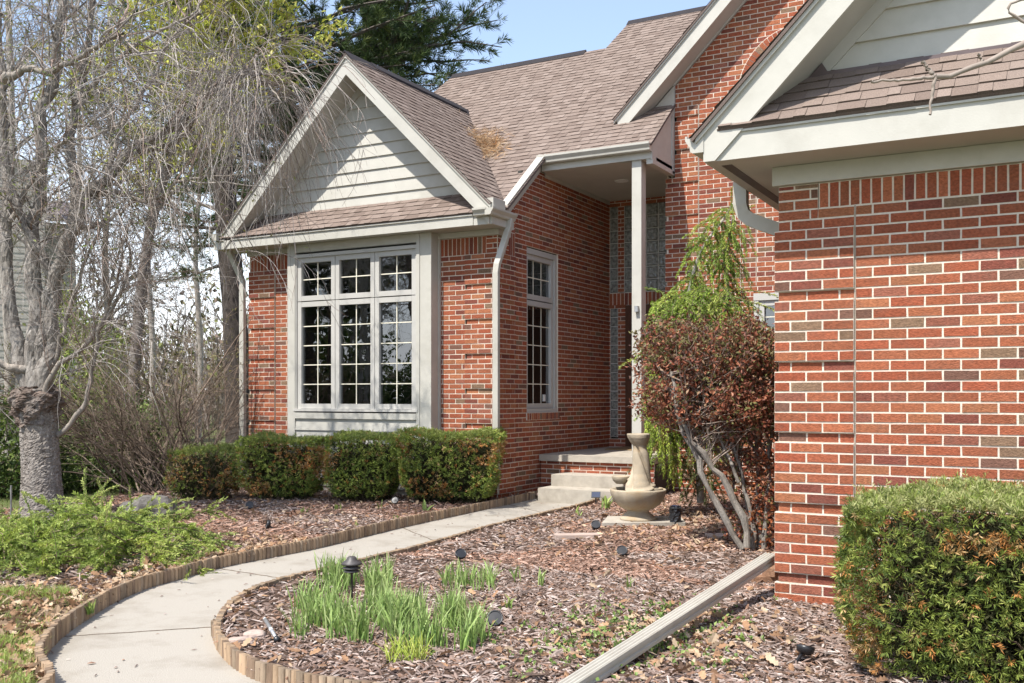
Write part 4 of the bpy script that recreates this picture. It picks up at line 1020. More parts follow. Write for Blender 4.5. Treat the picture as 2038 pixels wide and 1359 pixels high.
LD = [[(1395, 1000, 11.7), (1385, 850, 11.7), (1368, 640, 11.7), (1376, 560, 11.65), (1395, 500, 11.6), (1425, 455, 11.6), (1452, 420, 11.55), (1462, 400, 11.5)],
      [(1380, 700, 11.8), (1435, 640, 11.8), (1450, 575, 11.75), (1440, 520, 11.7), (1452, 470, 11.65), (1458, 430, 11.6)],
      [(1368, 640, 11.7), (1345, 600, 11.6), (1325, 600, 11.6)], [(1368, 660, 11.7), (1330, 690, 11.4), (1312, 730, 11.3)], [(1380, 640, 11.7), (1440, 640, 11.5), (1485, 655, 11.5)]]
PP = np.stack([rs([atT(*q) for q in s], 20) for s in LD]); RR = np.stack([rad(.05, .012, 20), rad(.02, .008, 20), rad(.02, .006, 20), rad(.022, .008, 20), rad(.018, .006, 20)])
mb = MB(); mb.arr(*tubes(PP, RR, 8, np.array([.42, .38, .33]))); mb.build('trunk', M['bark'], t)
SPG = [(.24, .35, .055), (.32, .42, .07), (.16, .25, .045), (.40, .45, .10)]
mn, mw = MB(), MB()
S, Tn, ii, ss = along(PP[:2], r, 210, .42, .99); D = perp(Tn, r)*1.0+np.array([0, 0, .15]); D[:, 0] += .15
ropes(S, D, r.uniform(.2, .55, 210), 6, r, .42, .12, 22, .036, .008, pick(r, 210, SPG, (30, 30, 20, 10)), mn, mw, .004)
S, Tn, ii, ss = along(PP[:1], r, 240, .22, .62); D = perp(Tn, r); D[:, 2] = r.uniform(-.1, .35, 240); D[:, 0] += .2
ropes(S, D, r.uniform(.4, .85, 240), 9, r, .2, .10, 22, .038, .0085, pick(r, 240, SPG, (30, 30, 26, 8)), mn, mw, .006)
cA = atT(1385, 660, 11.5); n = 330; S = cA+np.c_[r.normal(.07, .20, n), r.normal(0, .2, n), r.uniform(-.25, .5, n)]; D = np.c_[r.normal(0, 1, (n, 2)), r.uniform(-.2, .2, n)]; D[:, 0] += .12
ropes(S, D, r.uniform(.35, .75, n), 8, r, .17, .10, 22, .038, .0085, pick(r, n, SPG, (30, 30, 24, 10)), mn, mw, .006, endc=(.3, .36, .08))
S = np.stack([atT(1456, 415, 11.55), atT(1464, 408, 11.5), atT(1450, 425, 11.6)]); ropes(S, np.array([[.05, 0, 1], [.12, 0, 1], [.9, .2, .25]]), np.array([.24, .22, .3]), 6, r, .0, .05, 26, .03, .007, np.array([(.36, .34, .07), (.4, .3, .09), (.3, .36, .08)]), mn, mw, .005)
# left curtain falling by the fountain
n = 95; S = np.stack([atT(u, v, tt_) for u, v, tt_ in zip(r.uniform(1292, 1350, n), r.uniform(680, 880, n), r.uniform(11.0, 11.7, n))]); D = np.c_[r.normal(0, .3, (n, 2)), np.full(n, -.5)]
ropes(S, D, r.uniform(.35, .75, n), 7, r, .4, .07, 22, .036, .008, pick(r, n, [(.34, .44, .06), (.44, .48, .08), (.22, .32, .05)], (4, 3, 3)), mn, mw, .005)
n = 150; S = np.stack([atT(u, v, tt_) for u, v, tt_ in zip(r.uniform(1310, 1450, n), r.uniform(820, 960, n), r.uniform(11.0, 11.9, n))]); D = np.c_[r.normal(0, 1, (n, 2)), r.uniform(-.6, .1, n)]
ropes(S, D, r.uniform(.25, .5, n), 6, r, .25, .12, 20, .034, .008, pick(r, n, [(.08, .11, .03), (.2, .14, .05), (.12, .15, .04)], (4, 3, 3)), mn, mw, .005)
mn.build('foliage', M['needle'], t); mw.build('branches', M['twig'], t)

# ---- low spreading spruce beside the walk
r = np.random.default_rng(71); c0 = atZ(170, 1110, ZB)
t = thing('creeping_spruce', 'low spreading spruce with upturned light green tips in the bed left of the walk', 'shrub', (c0[0], c0[1], .05))
mn, mw = MB(), MB(); n = 210
S = np.stack([np.array(atZ(u, v, .10)) for u, v in zip(r.uniform(-60, 330, n), r.uniform(1060, 1120, n))]); S[:, 2] = r.uniform(.03, .25, n)
th = r.uniform(0, 2*np.pi, n); D = np.c_[np.cos(th)*1.0, np.sin(th)*.75, r.uniform(.05, .55, n)]; D[:, 0] += .25
P = ropes(S, D, r.uniform(.4, .85, n), 9, r, .085, .08, 22, .034, .0085, pick(r, n, [(.25, .33, .06), (.33, .39, .075), (.15, .21, .045)], (4, 3, 3)), mn, mw, .008)
for nn, ln in ((650, .30), (900, .16)):
    S2, T2, i2, s2_ = along(P, r, nn, .25, 1); D2 = unit(T2+perp(T2, r)*.8+np.array([0, 0, .12])); D2[:, 2] *= .7
    ropes(S2, D2, r.uniform(.5, 1.2, nn)*ln, 4, r, .05, .08, 28, .032, .0078, pick(r, nn, [(.24, .32, .06), (.32, .39, .075), (.38, .43, .11), (.14, .20, .042)], (4, 4, 3, 3)), mn, mw, .003, endc=(.44, .52, .15))
S3 = P[r.choice(n, 26), 4]; D3 = np.c_[r.normal(.15, .25, 26), r.normal(0, .2, 26), np.ones(26)]
ropes(S3, D3, r.uniform(.18, .36, 26), 6, r, .02, .07, 24, .028, .007, pick(r, 26, [(.28, .40, .08), (.34, .44, .11)], (1, 1)), mn, mw, .006, endc=(.46, .42, .16))
mn.build('foliage', M['needle'], t); mw.build('branches', M['twig'], t)

# ---- old weeping cherry
r = np.random.default_rng(81); TT = 11.4; c0 = atZ(82, 1032, .05)
t = thing('weeping_cherry', 'old weeping cherry with a burr on its trunk and bare drooping twigs over the gable', 'tree', (c0[0], c0[1], .03))
def lumpy(path, radii, k, m, r, amp, freq=3.0):
    P = rs(path, m); q = np.linspace(0, 1, m); Rr = np.interp(q, np.linspace(0, 1, len(radii)), radii)
    V, Fc, C = tubes(P[None], Rr[None], k); cen = np.repeat(P, k, 0); d = V-cen; th = np.tile(np.arange(k)*2*np.pi/k, m); z = np.repeat(q, k)
    f = 1+amp*(np.sin(th*3+z*9*freq)*.5+np.sin(th*5-z*14*freq)*.35+np.sin(th*2+z*31)*.3+r.normal(0, .25, len(V)))
    return cen+d*f[:, None], Fc, C
BK = np.array([.27, .235, .20])
mb = MB()
V, Fc, C = lumpy([atT(84, 1060, TT), atT(84, 1020, TT), atT(82, 950, TT), atT(79, 880, TT), atT(76, 835, TT), atT(74, 800, TT), atT(72, 775, TT)], [.29, .238, .212, .20, .198, .195, .18], 84, 150, r, .012, 1.2)
def furrow(V, k, m, amp, pale, dark, r):
    th = np.tile(np.arange(k)*2*np.pi/k, m); z = V[:, 2]; ph = 2.2*np.sin(z*9+th*2)+1.1*np.sin(z*23-th*3)+.7*np.sin(z*51+th*5)
    rd = np.abs(np.sin(th*5.5+ph))**.7+.55*np.abs(np.sin(th*9+1.7*ph+z*13))+.3*np.abs(np.sin(z*38+4*np.sin(th*4+z*5))); rd = rd/1.85
    cen = np.repeat(V.reshape(m, k, 3).mean(1), k, 0); V = V+unit(V-cen)*((rd-.5)*amp)[:, None]
    pt = .5+.5*np.sin(th*3+z*6+np.sin(z*17))*np.cos(th*2-z*11); w = np.clip(.35*pt+.55*rd+r.normal(0, .12, len(V)), 0, 1)[:, None]
    c = np.array(dark)*(1-w)+np.array(pale)*w; c = c.reshape(m, k, 3)[:-1].reshape(-1, 3); return V, c
V, cc_ = furrow(V, 84, 150, .013, (.34, .305, .27), (.13, .108, .09), r); V = V+r.normal(0, .0028, V.shape); mb.arr(V, Fc, cc_, smooth=False)
V, Fc, C = lumpy([atT(76, 845, TT), atT(74, 824, TT), atT(72, 806, TT), atT(70, 788, TT), atT(68, 770, TT)], [.185, .235, .262, .24, .17], 64, 48, r, .03, .4)
cb = atT(72, 806, TT); dv = V-cb; nz = sum(a_*np.sin(dv[:, 0]*f_+a_*40)*np.sin(dv[:, 1]*f_*1.1+f_)*np.sin(dv[:, 2]*f_*1.2+1.7*f_) for f_, a_ in ((11, .05), (19, .045), (33, .035), (52, .02)))
V = V+unit(dv*np.array([1, 1, .25]))*nz[:, None]*.9; V, cc_ = furrow(V, 64, 48, .03, (.22, .17, .14), (.07, .052, .043), r); mb.arr(V+r.normal(0, .004, V.shape), Fc, cc_, smooth=False)
mb.build('trunk', M['bark'], t)
LB = [
 ([(72, 800), (66, 700), (72, 600), (62, 500), (75, 400), (82, 300), (80, 235), (95, 200), (112, 150), (115, 80), (130, 0), (140, -90)], .105, .04, 0),
 ([(62, 800), (40, 710), (22, 620), (8, 500), (14, 400), (6, 280), (2, 180), (-8, 60), (-20, -80)], .085, .04, .4),
 ([(82, 800), (98, 700), (104, 580), (128, 500), (150, 455), (172, 395), (215, 352), (262, 300), (330, 262), (372, 232)], .10, .036, -.3),
 ([(78, 790), (80, 690), (98, 590), (92, 520), (60, 470), (30, 400), (20, 330)], .07, .03, -.2),
 ([(104, 560), (130, 505), (145, 440), (150, 370), (142, 300), (150, 220), (170, 120), (185, 20), (190, -90)], .07, .025, .5),
 ([(104, 890), (99, 830), (97, 790), (92, 765), (130, 720), (180, 672), (222, 620), (250, 560), (262, 500)], .045, .014, -.35),
 ([(116, 866), (150, 830), (172, 790), (182, 740), (198, 650), (235, 560), (250, 450)], .036, .012, -.4),
 ([(92, 765), (118, 690), (142, 600), (168, 520), (192, 470), (205, 400)], .034, .012, -.3),
 ([(6, 160), (50, 138), (110, 138), (165, 112), (215, 78), (245, 66)], .05, .016, -.5),
 ([(66, 730), (30, 735), (-10, 722), (-60, 735)], .06, .03, -.2),
 ([(20, 440), (70, 350), (120, 290), (180, 272), (240, 250)], .035, .012, -.6),
 ([(262, 300), (330, 290), (380, 250), (420, 180), (470, 150), (520, 148)], .035, .012, -.9),
 ([(330, 262), (400, 200), (450, 165), (495, 150), (535, 170), (560, 205)], .028, .008, -1.0),
 ([(172, 395), (230, 380), (300, 400), (360, 360), (420, 350)], .04, .012, -.6),
 ([(150, 455), (210, 440), (270, 400), (330, 395)], .03, .01, .5),
 ([(215, 352), (240, 260), (300, 160), (340, 80), (400, 20)], .035, .012, .4),
 ([(150, 220), (220, 130), (300, 70), (380, 30), (430, -30)], .03, .01, .3),
]
mb = MB(); LPs = []
for s, a, b, dt in LB:
    m = 24; P = rs([atT(u, v, TT+dt*i/(len(s)-1)) for i, (u, v) in enumerate(s)], m); P[1:-1] += r.normal(0, .012, (m-2, 3)); LPs.append(P)
    big = a > .06
    Rb = rad(a, b, m, .8)*(1+.10*r.normal(0, 1, m)*(1 if big else .5))
    if big:
        m2 = 90; P2_ = rs(P, m2); V, Fc, C = tubes(P2_[None], np.interp(np.linspace(0, 1, m2), np.linspace(0, 1, m), Rb)[None], 26); V, cc_ = furrow(V, 26, m2, .012, (.35, .32, .285), (.15, .125, .105), r); V = V+r.normal(0, .0022, V.shape); mb.arr(V, Fc, cc_)
    else:
        V, Fc, C = tubes(P[None], Rb[None], 6); mb.arr(V, Fc, BK*1.15, smooth=True)
mb.build('limbs', M['bark'], t)
LPs = np.stack(LPs)
mb = MB(); TW = [(.31, .27, .24), (.22, .19, .165), (.40, .36, .325), (.27, .2, .165)]
S, Tn, ii, ss = along(LPs[[0, 1, 2, 4, 8, 10, 13, 14, 15, 16]], r, 170, .3, 1); D = unit(Tn*.7+perp(Tn, r)*.8+np.array([0, 0, .3])); B1 = grow(S, D, r.uniform(.5, 1.5, 170), 12, r, .16, .05)
mb.arr(*tubes(B1, np.outer(r.uniform(.008, .016, 170), np.linspace(1, .4, 12)), 5, pick(r, 170, TW, (1, 1, 1, 1))))
S, Tn, ii, ss = along(LPs[[5, 6, 7, 9]], r, 90, .3, 1); B2 = grow(S, unit(Tn+perp(Tn, r)*.8), r.uniform(.4, 1.3, 90), 12, r, .12, .03, .02); mb.arr(*tubes(B2, np.outer(np.full(90, .006), np.linspace(1, .4, 12)), 4, pick(r, 90, TW, (1, 1, 1, 1))))
# hanging twigs
Sa, Ta, _, _ = along(B1, r, 620, .2, 1); Sb, Tb, _, _ = along(LPs[[0, 1, 2, 4, 8, 10, 13, 14, 15, 16]], r, 260, .4, 1); Sc, Tc, _, _ = along(LPs[[11, 12]], r, 330, .30, 1)
Sa = np.vstack([Sa, Sb, Sc]); Ta = np.vstack([Ta, Tb, Tc]); n = len(Sa)
ln = r.uniform(.6, 1.7, n); ln[-330:] = r.uniform(.7, 1.75, 330); D = perp(Ta, r)+Ta*.5+np.array([0, 0, .35]); D[-330:, 0] -= .12; D[-330:, 1] -= .25
W1 = grow(Sa, D, ln, 14, r, .10, .17); mb.arr(*tubes(W1, np.outer(r.uniform(.0032, .0055, n), np.linspace(1, .45, 14)), 3, pick(r, n, TW, (3, 2, 2, 1))))
S3, T3, _, _ = along(W1, r, 2600, .1, .9); W2 = grow(S3, unit(T3+perp(T3, r)*.7), r.uniform(.2, .75, 2600), 8, r, .10, .10); mb.arr(*tubes(W2, np.outer(r.uniform(.0022, .0034, 2600), np.linspace(1, .5, 8)), 3, pick(r, 2600, TW, (3, 2, 3, 1))))
S4, T4, _, _ = along(np.concatenate([B2]), r, 900, .1, 1); W3 = grow(S4, unit(T4+perp(T4, r)*.9), r.uniform(.3, 1.1, 900), 9, r, .12, .06); mb.arr(*tubes(W3, np.outer(np.full(900, .003), np.linspace(1, .5, 9)), 3, pick(r, 900, TW, (3, 2, 3, 2))))
mb.build('twigs', M['twig'], t)
Pl = along(W1[:880], r, 2300, .1, .9)[0]; Pl = Pl[(Pl[:, 2] > 2.8)]
mb = MB(); mb.arr(*leaves(Pl, r, .055, .024, pick(r, len(Pl), [(.20, .24, .06), (.13, .16, .045), (.27, .25, .10)], (4, 3, 2)))); mb.build('foliage', M['leaf'], t)

# ---- twiggy bare shrub between the cherry and the house
r = np.random.default_rng(91); c0 = np.array([-11.3, 10.3, 0])
t = thing('bare_shrub', 'wide bare shrub of fine arching brown twigs between the cherry and the house', 'shrub', tuple(c0))
mb = MB(); n = 115; S = c0+np.c_[r.normal(0, .38, n), r.normal(0, .38, n), np.zeros(n)]; th = r.uniform(0, 2*np.pi, n); D = np.c_[np.cos(th)*.85, np.sin(th)*.7, r.uniform(.6, 1.5, n)]; D[:, 0] -= .15
W1 = grow(S, D, r.uniform(1.7, 3.1, n), 14, r, .07, .018); W1[:, :, 2] = np.minimum(W1[:, :, 2], 2.95+.2*r.random((n, 1))); BKS = [(.17, .125, .095), (.22, .17, .13), (.12, .09, .07)]
keepx = (W1[:, :, 0] > -10.75).any(1); W1 = W1[~keepx]; n = len(W1)
mb.arr(*tubes(W1, np.outer(r.uniform(.009, .02, n), np.linspace(1, .25, 14)), 4, pick(r, n, BKS, (1, 1, 1))))
S2, T2, _, _ = along(W1, r, 1500, .25, 1); W2 = grow(S2, unit(T2+perp(T2, r)*.7+np.array([0, 0, .1])), r.uniform(.3, .9, 1500), 8, r, .10, .02); W2 = W2[~(W2[:, :, 0] > -10.6).any(1)]; mb.arr(*tubes(W2, np.outer(r.uniform(.0028, .005, len(W2)), np.linspace(1, .4, 8)), 3, pick(r, len(W2), BKS, (1, 1, 1))))
S3, T3, _, _ = along(W2, r, 2600, .2, 1); W3 = grow(S3, unit(T3+perp(T3, r)*.8), r.uniform(.12, .4, 2600), 5, r, .12); mb.arr(*tubes(W3, np.outer(np.full(2600, .0024), np.linspace(1, .5, 5)), 3, pick(r, 2600, BKS, (1, 1, 1))))
mb.build('stems', M['twig'], t)
Pl = along(W3, r, 7000, .2, 1)[0]; Pl = Pl[Pl[:, 2] > 1.3+.5*r.random(len(Pl))]; mb = MB(); mb.arr(*leaves(Pl, r, .045, .016, pick(r, len(Pl), [(.17, .155, .05), (.22, .19, .07), (.12, .12, .04)], (3, 2, 2)))); mb.build('foliage', M['leaf'], t)

# ---- evergreens
PIN = [(.055, .088, .028), (.08, .118, .034), (.036, .06, .024), (.12, .145, .042)]
def pine(name, label, path, radii, boughs, seed, grp=None, tuft=.16, per=46, cols=PIN, sag=.03):
    """boughs: (where on the trunk 0..1, azimuth, length, rise)"""
    r = np.random.default_rng(seed); b = path[0]
    t = thing(name, label, 'tree', (b[0], b[1], 0), grp); m = 26; P = rs(path, m)
    V, Fc, C = lumpy(path, radii, 12, m, r, .06); mb = MB(); mb.arr(V, Fc, np.array([.075, .062, .055]), smooth=True); mb.build('trunk', M['pbark'], t)
    S = []; D = []; L = []
    for q, az, ln, rise in boughs:
        j = q*(m-1)*.999; i = int(j); S.append(P[i]*(1-(j-i))+P[i+1]*(j-i)); D.append((math.cos(az), math.sin(az), rise)); L.append(ln)
    S, D, L = np.array(S), np.array(D), np.array(L); n = len(S)
    B = grow(S, D, L, 12, r, .07, sag, .015); mb = MB(); mb.arr(*tubes(B, np.outer(.018+.012*L, np.linspace(1, .2, 12)), 5, np.array([.10, .085, .075])))
    k = n*13; S2, T2, i2, s2_ = along(B, r, k, .12, 1); side = perp(T2, r); side[:, 2] *= .35; B2 = grow(S2, unit(T2*.8+side), L[i2]*r.uniform(.12, .32, k)*(1.2-.6*s2_), 6, r, .10, .01, .03)
    mb.arr(*tubes(B2, np.outer(np.full(k, .009), np.linspace(1, .4, 6)), 3, np.array([.13, .105, .085]))); mb.build('branches', M['twig'], t)
    k = n*per; S3, T3, _, _ = along(B2, r, k, .25, 1.0); D3 = unit(T3+r.normal(0, .45, T3.shape)+np.array([0, 0, .2]))
    mb = MB(); mb.arr(*sprigs(S3, D3, r, tuft*.5, 9, tuft, .020, pick(r, k, cols, (30, 28, 22, 12)), ang=.75)); mb.build('foliage', M['needle'], t); return t
rr_ = random.Random(5)
TP = 21
bo = []
for i in range(46):
    q = rr_.uniform(.5, 1.0); bo.append((q, rr_.uniform(0, 6.283), rr_.uniform(1.4, 3.4)*(1.3-.6*q), rr_.uniform(.0, .5)))
bo += [(.38, math.pi*.97, 2.6, .55), (.42, 2.4, 2.2, .2), (.36, -2.2, 1.8, .1), (.33, 3.4, 1.7, .05), (.3, 2.9, 2.4, -.05), (.44, -1.2, 1.6, .2)]
pine('pine_tree', 'tall dark pine whose bare trunk rises just left of the bay wall', [atT(478, 880, TP), atT(470, 700, TP), atT(464, 580, TP), atT(455, 480, TP), atT(443, 330, TP), atT(428, 180, TP), atT(418, 40, TP), atT(408, -120, TP), atT(400, -300, TP)], [.30, .27, .25, .24, .21, .19, .15, .11, .06], bo, 101, per=50, tuft=.18)
TP = 27; bo = []
for i in range(120):
    q = rr_.uniform(.30, 1.0); az = rr_.uniform(0, 6.283); bo.append((q, az, rr_.uniform(2.4, 5.0)*(1.25-.55*q), rr_.uniform(.05, .45)))
bo += [(.62, -.5, 4.6, .12), (.66, -.35, 4.4, .25), (.58, -.7, 4.0, .05), (.72, -.2, 3.8, .3), (.55, -.3, 3.6, .1)]
pine('pine_tree', 'wide dark green pine rising behind the bay gable roof', [atT(742, 760, TP), atT(740, 500, TP), atT(738, 250, TP), atT(735, 60, TP), atT(730, -150, TP), atT(728, -380, TP)], [.32, .29, .25, .2, .13, .05], bo, 102, per=92, tuft=.21)
bo = [(rr_.uniform(.3, 1), rr_.uniform(0, 6.283), rr_.uniform(2.4, 4.6), rr_.uniform(.05, .4)) for i in range(100)]
pine('pine_tree', 'pine behind the left slope of the bay gable, between the two larger pines', [atT(580, 760, 25), atT(576, 400, 25), atT(572, 150, 25), atT(566, -60, 25), atT(560, -300, 25)], [.26, .23, .18, .12, .05], bo, 103, per=84, tuft=.2)

# ---- deciduous trees beyond
def bare_tree(name, label, path, radii, seed, nb=26, blen=2.6, col=(.26, .22, .185), grp=None, leafc=None, nleaf=0, lsz=.08, lo=.3, cat='tree', t3=7):
    r = np.random.default_rng(seed); b = path[0]; t = thing(name, label, cat, (b[0], b[1], 0), grp); m = 26; P = rs(path, m); V, Fc, C = lumpy(path, radii, 9, m, r, .06)
    mb = MB(); mb.arr(V, Fc, np.array(col), smooth=True); mb.build('trunk', M['bark'], t); mb = MB()
    S, Tn, ii, ss = along(P[None], r, nb, lo, 1.0); D = unit(Tn*.55+perp(Tn, r)*.9+np.array([0, 0, .35])); B1 = grow(S, D, blen*r.uniform(.5, 1.15, nb)*(1.25-.7*ss), 12, r, .11, 0, .03); c = np.array(col)
    mb.arr(*tubes(B1, np.outer(max(radii[0], .15)*.24*r.uniform(.6, 1.2, nb), np.linspace(1, .25, 12)), 5, c))
    k = nb*t3; S2, T2, _, _ = along(B1, r, k, .2, 1); B2 = grow(S2, unit(T2*.8+perp(T2, r)*.8+np.array([0, 0, .2])), blen*r.uniform(.15, .5, k), 8, r, .14, 0, .02); mb.arr(*tubes(B2, np.outer(max(radii[0], .15)*.07*r.uniform(.6, 1.2, k), np.linspace(1, .4, 8)), 4, c*1.05))
    k2 = k*5; S3, T3, _, _ = along(B2, r, k2, .15, 1); B3 = grow(S3, unit(T3*.8+perp(T3, r)*.8), blen*r.uniform(.07, .22, k2), 5, r, .16); mb.arr(*tubes(B3, np.full((k2, 5), max(radii[0], .15)*.028), 3, c*1.1)); mb.build('branches', M['twig'], t)
    if nleaf:
        Pl = along(B3, r, nleaf, .3, 1)[0]; Pl = np.repeat(Pl, 4, 0)+r.normal(0, lsz*.6, (nleaf*4, 3)); mb = MB(); mb.arr(*leaves(Pl, r, lsz, lsz*.5, pick(r, len(Pl), leafc, (4, 3, 2)), D=np.array([0, 0, -.7]))); mb.build('foliage', M['leaf'], t)
    return t
MG = [(.46, .47, .08), (.36, .40, .07), (.52, .46, .12)]
bare_tree('maple_tree', 'tree with fresh yellow green leaf buds spreading above the cherry and the pine trunk', [atT(262, 900, 17.5), atT(270, 700, 17.5), atT(300, 450, 17.5), atT(360, 250, 17.5), atT(385, 80, 17.5), atT(400, -120, 17.5)], [.11, .10, .09, .07, .05, .03], 111, 30, 2.7, (.2, .17, .15), None, MG, 3600, .11, .45)
WG = 'bare trees standing beyond the lawn'
for i, (u, tt_, top, rd, lab) in enumerate([
    (215, 30, 100, .11, 'pale bare tree seen just right of the cherry trunk'), (395, 34, 150, .10, 'slim pale bare tree seen just left of the pine trunk'), (300, 38, 60, .12, 'pale bare tree seen between the pine trunk and the cherry, behind the twiggy shrub'),
    (150, 42, 80, .13, 'far bare tree rising beside the edge of the neighbouring house'), (520, 40, 100, .13, 'far bare tree mostly hidden behind the left rake of the gable'), (15, 24, -100, .13, 'bare tree at the left edge of the photo, in front of the neighbouring house')]):
    bare_tree('bare_tree', lab, [atT(u, 800+1.42*1991/tt_, tt_), atT(u+4, 700, tt_), atT(u-6, 500, tt_), atT(u+8, 300, tt_), atT(u, top, tt_), atT(u+10, top-250, tt_)], [rd, rd*.9, rd*.8, rd*.62, rd*.4, rd*.15], 120+i, 34, 4.2 if i < 5 else 3.2, (.36, .32, .28), WG, [(.25, .25, .07), (.3, .3, .09), (.2, .2, .06)], 300, .09, .28, t3=6)
def leafy(name, label, c, size, n, lsz, cols, seed, grp=None):
    r = np.random.default_rng(seed); t = thing(name, label, 'shrub', (c[0], c[1], 0), grp)
    p = unit(r.normal(0, 1, (n, 3))); s = np.cbrt(r.uniform(.2, 1, n))[:, None]*(1+.22*np.sin(p[:, :1]*5+seed)*np.cos(p[:, 2:]*6)+.12*np.sin(p[:, 1:2]*12)); p = p*s*np.array(size)/2; p[:, 2] = np.abs(p[:, 2]+size[2]*.25); p = p+np.array([c[0], c[1], 0])
    mb = MB(); mb.arr(*leaves(p, r, lsz, lsz*.55, pick(r, n, cols, (4, 3, 2)))); mb.build('foliage', M['leaf'], t)
    m = 30; S = np.tile([[c[0], c[1], -.02]], (m, 1)); tg = p[r.choice(n, m)]; Q = S[:, None]+(tg-S)[:, None]*np.linspace(0, 1, 7)[None, :, None]; Q[:, 1:-1] += r.normal(0, .05, Q[:, 1:-1].shape)
    mb = MB(); mb.arr(*tubes(Q, np.outer(np.full(m, .015), np.linspace(1, .3, 7)), 4, np.array([.12, .09, .07]))); mb.build('stems', M['twig'], t)
DG = [(.05, .085, .022), (.09, .13, .03), (.14, .19, .04)]
EG = 'dark evergreen shrubs behind the cherry trunk'
leafy('evergreen_shrub', 'dark evergreen shrub left of the cherry trunk at the edge of the photo', atT(5, 980, 14.5), (2.0, 1.6, 2.1), 5200, .09, DG, 131, EG)
leafy('evergreen_shrub', 'dark evergreen shrub just right of the cherry trunk', atT(205, 960, 15.5), (2.3, 1.6, 1.7), 5200, .085, DG, 132, EG)
leafy('evergreen_shrub', 'evergreen shrub with paler leaves behind the boulder and the bare shrub', atT(275, 930, 17.5), (1.8, 1.5, 1.9), 3600, .085, [(.12, .18, .035), (.2, .26, .06), (.07, .11, .03)], 133, EG)
leafy('evergreen_shrub', 'light green bush seen between the cherry limbs in front of the neighbouring house', atT(150, 720, 21), (2.3, 1.6, 4.6), 5200, .12, [(.22, .28, .06), (.3, .34, .09), (.14, .2, .04)], 134, EG)
# far wood, one mass nobody could count
r = np.random.default_rng(141); mb = MB(); n = 900
u = r.uniform(-500, 620, n); d = r.uniform(42, 75, n); S = np.stack([atT(a, 789, b) for a, b in zip(u, d)]); S[:, 2] = -.1
W1 = grow(S, np.c_[r.normal(0, .22, (n, 2)), np.ones(n)], r.uniform(2.5, 8, n), 8, r, .10); mb.arr(*tubes(W1, np.outer(r.uniform(.03, .09, n), np.linspace(1, .3, 8)), 4, pick(r, n, [(.2, .165, .14), (.27, .23, .2)], (1, 1))))
S2, T2, _, _ = along(W1, r, 9000, .1, 1); W2 = grow(S2, unit(T2+perp(T2, r)*.9), r.uniform(.6, 2.2, 9000), 5, r, .15); mb.arr(*tubes(W2, np.outer(np.full(9000, .016), np.linspace(1, .5, 5)), 3, pick(r, 9000, [(.30, .26, .225), (.36, .32, .28), (.24, .21, .13)], (3, 3, 1))))
Pl = along(W2, r, 12000, .1, 1)[0]; mb.arr(*leaves(Pl, r, .35, .2, pick(r, len(Pl), [(.13, .14, .05), (.19, .17, .08), (.2, .15, .11)], (3, 2, 2)))); mb.build('woodland', M['twig'], kind='stuff')

# ---- neighbouring house
q0 = atT(150, 789, 29); t = thing('neighbour_house', 'pale neighbouring house with a whitish brick chimney, seen through the cherry limbs', 'house', (q0[0]-4, q0[1]+1, 0))
d = np.array([q0[0], q0[1]]); ex = np.array([math.cos(PHI+.5), math.sin(PHI+.5)]); ey = np.array([-ex[1], ex[0]])
def qb_(mb, a, b, c, e, z0, z1, col=(1, 1, 1)):
    P = [d+ex*a+ey*c, d+ex*b+ey*c, d+ex*b+ey*e, d+ex*a+ey*e]; mb.extr([(p[0], p[1], z0) for p in P], (0, 0, z1-z0), col)
mb = MB()
for k in range(32): qb_(mb, -8, 0, -.0-.012*(k % 2), 5, .0+.2*k, .2+.2*k)
mb.build('wall', M['pbrick'], t)
mb = MB()
for k in range(88): qb_(mb, -2.75+.01*(k % 2), -.85-.01*(k % 2), -.75-.01*(k % 2), -.02, -.1+.09*k, -.1+.09*(k+1))
qb_(mb, -2.82, -.78, -.85, .1, 7.8, 7.95); mb.build('chimney', M['pbrick'], t)
mb = MB(); A, B = d-ex*8.4-ey*.4, d+ex*.4-ey*.4; C_ = d+ex*.4+ey*2.6; E_ = d-ex*8.4+ey*2.6
mb.extr([(A[0], A[1], 6.4), (B[0], B[1], 6.4), (C_[0], C_[1], 7.4), (E_[0], E_[1], 7.4)], (0, 0, .08)); mb.build('roof', M['flash'], t)
mb = MB(); qb_(mb, -.72, -.2, -.03, .02, 1.6, 3.2); mb.build('window', M['farwin'], t)
mb = MB(); qb_(mb, -.80, -.12, -.05, -.031, 1.52, 1.6); mb.build('window_sill', M['white'], t)
mb = MB(); qb_(mb, -.80, -.12, -.05, -.031, 3.2, 3.28); mb.build('window_head', M['white'], t)

# ================================================================== GARDEN THINGS
def at0(u, v, z=None):
    p = atZ(u, v, ZB); z = gz(p[0], p[1]) if z is None else z
    return np.array([p[0], p[1], z])
# ---- fountain
p0 = at0(1270, 1041); fx, fy = p0[0], p0[1]; fz = .095
sl0 = np.array([fx, fy]); exx = np.array([CP, SP]); eyy = np.array([-SP, CP])
mb = MB(); pts = [sl0+exx*a+eyy*b for a, b in ((-.42, -.30), (.47, -.26), (.50, .24), (.1, .36), (-.30, .30))]
mb.extr([(p[0], p[1], .02) for p in pts], (0, 0, .075)); tag(mb.build('base_slab', M['stepcon'], None, bevel=.01, loc=(fx, fy, .02)), 'flat concrete slab under the stone fountain', 'slab')
t = thing('garden_fountain', 'cast stone fountain with a twisted fluted column standing in a round bowl', 'fountain', (fx, fy, fz))
def wobble(V, a, f): return V*(1+a*np.sin(V[:, ::-1]*f))
mb = MB(); mb.lathe([(.0, 0), (.195, 0), (.2, .012), (.19, .025), (.15, .055), (.118, .085), (.112, .10), (.125, .11)], (fx, fy, fz), 40); mb.build('pedestal', M['stone'], t)
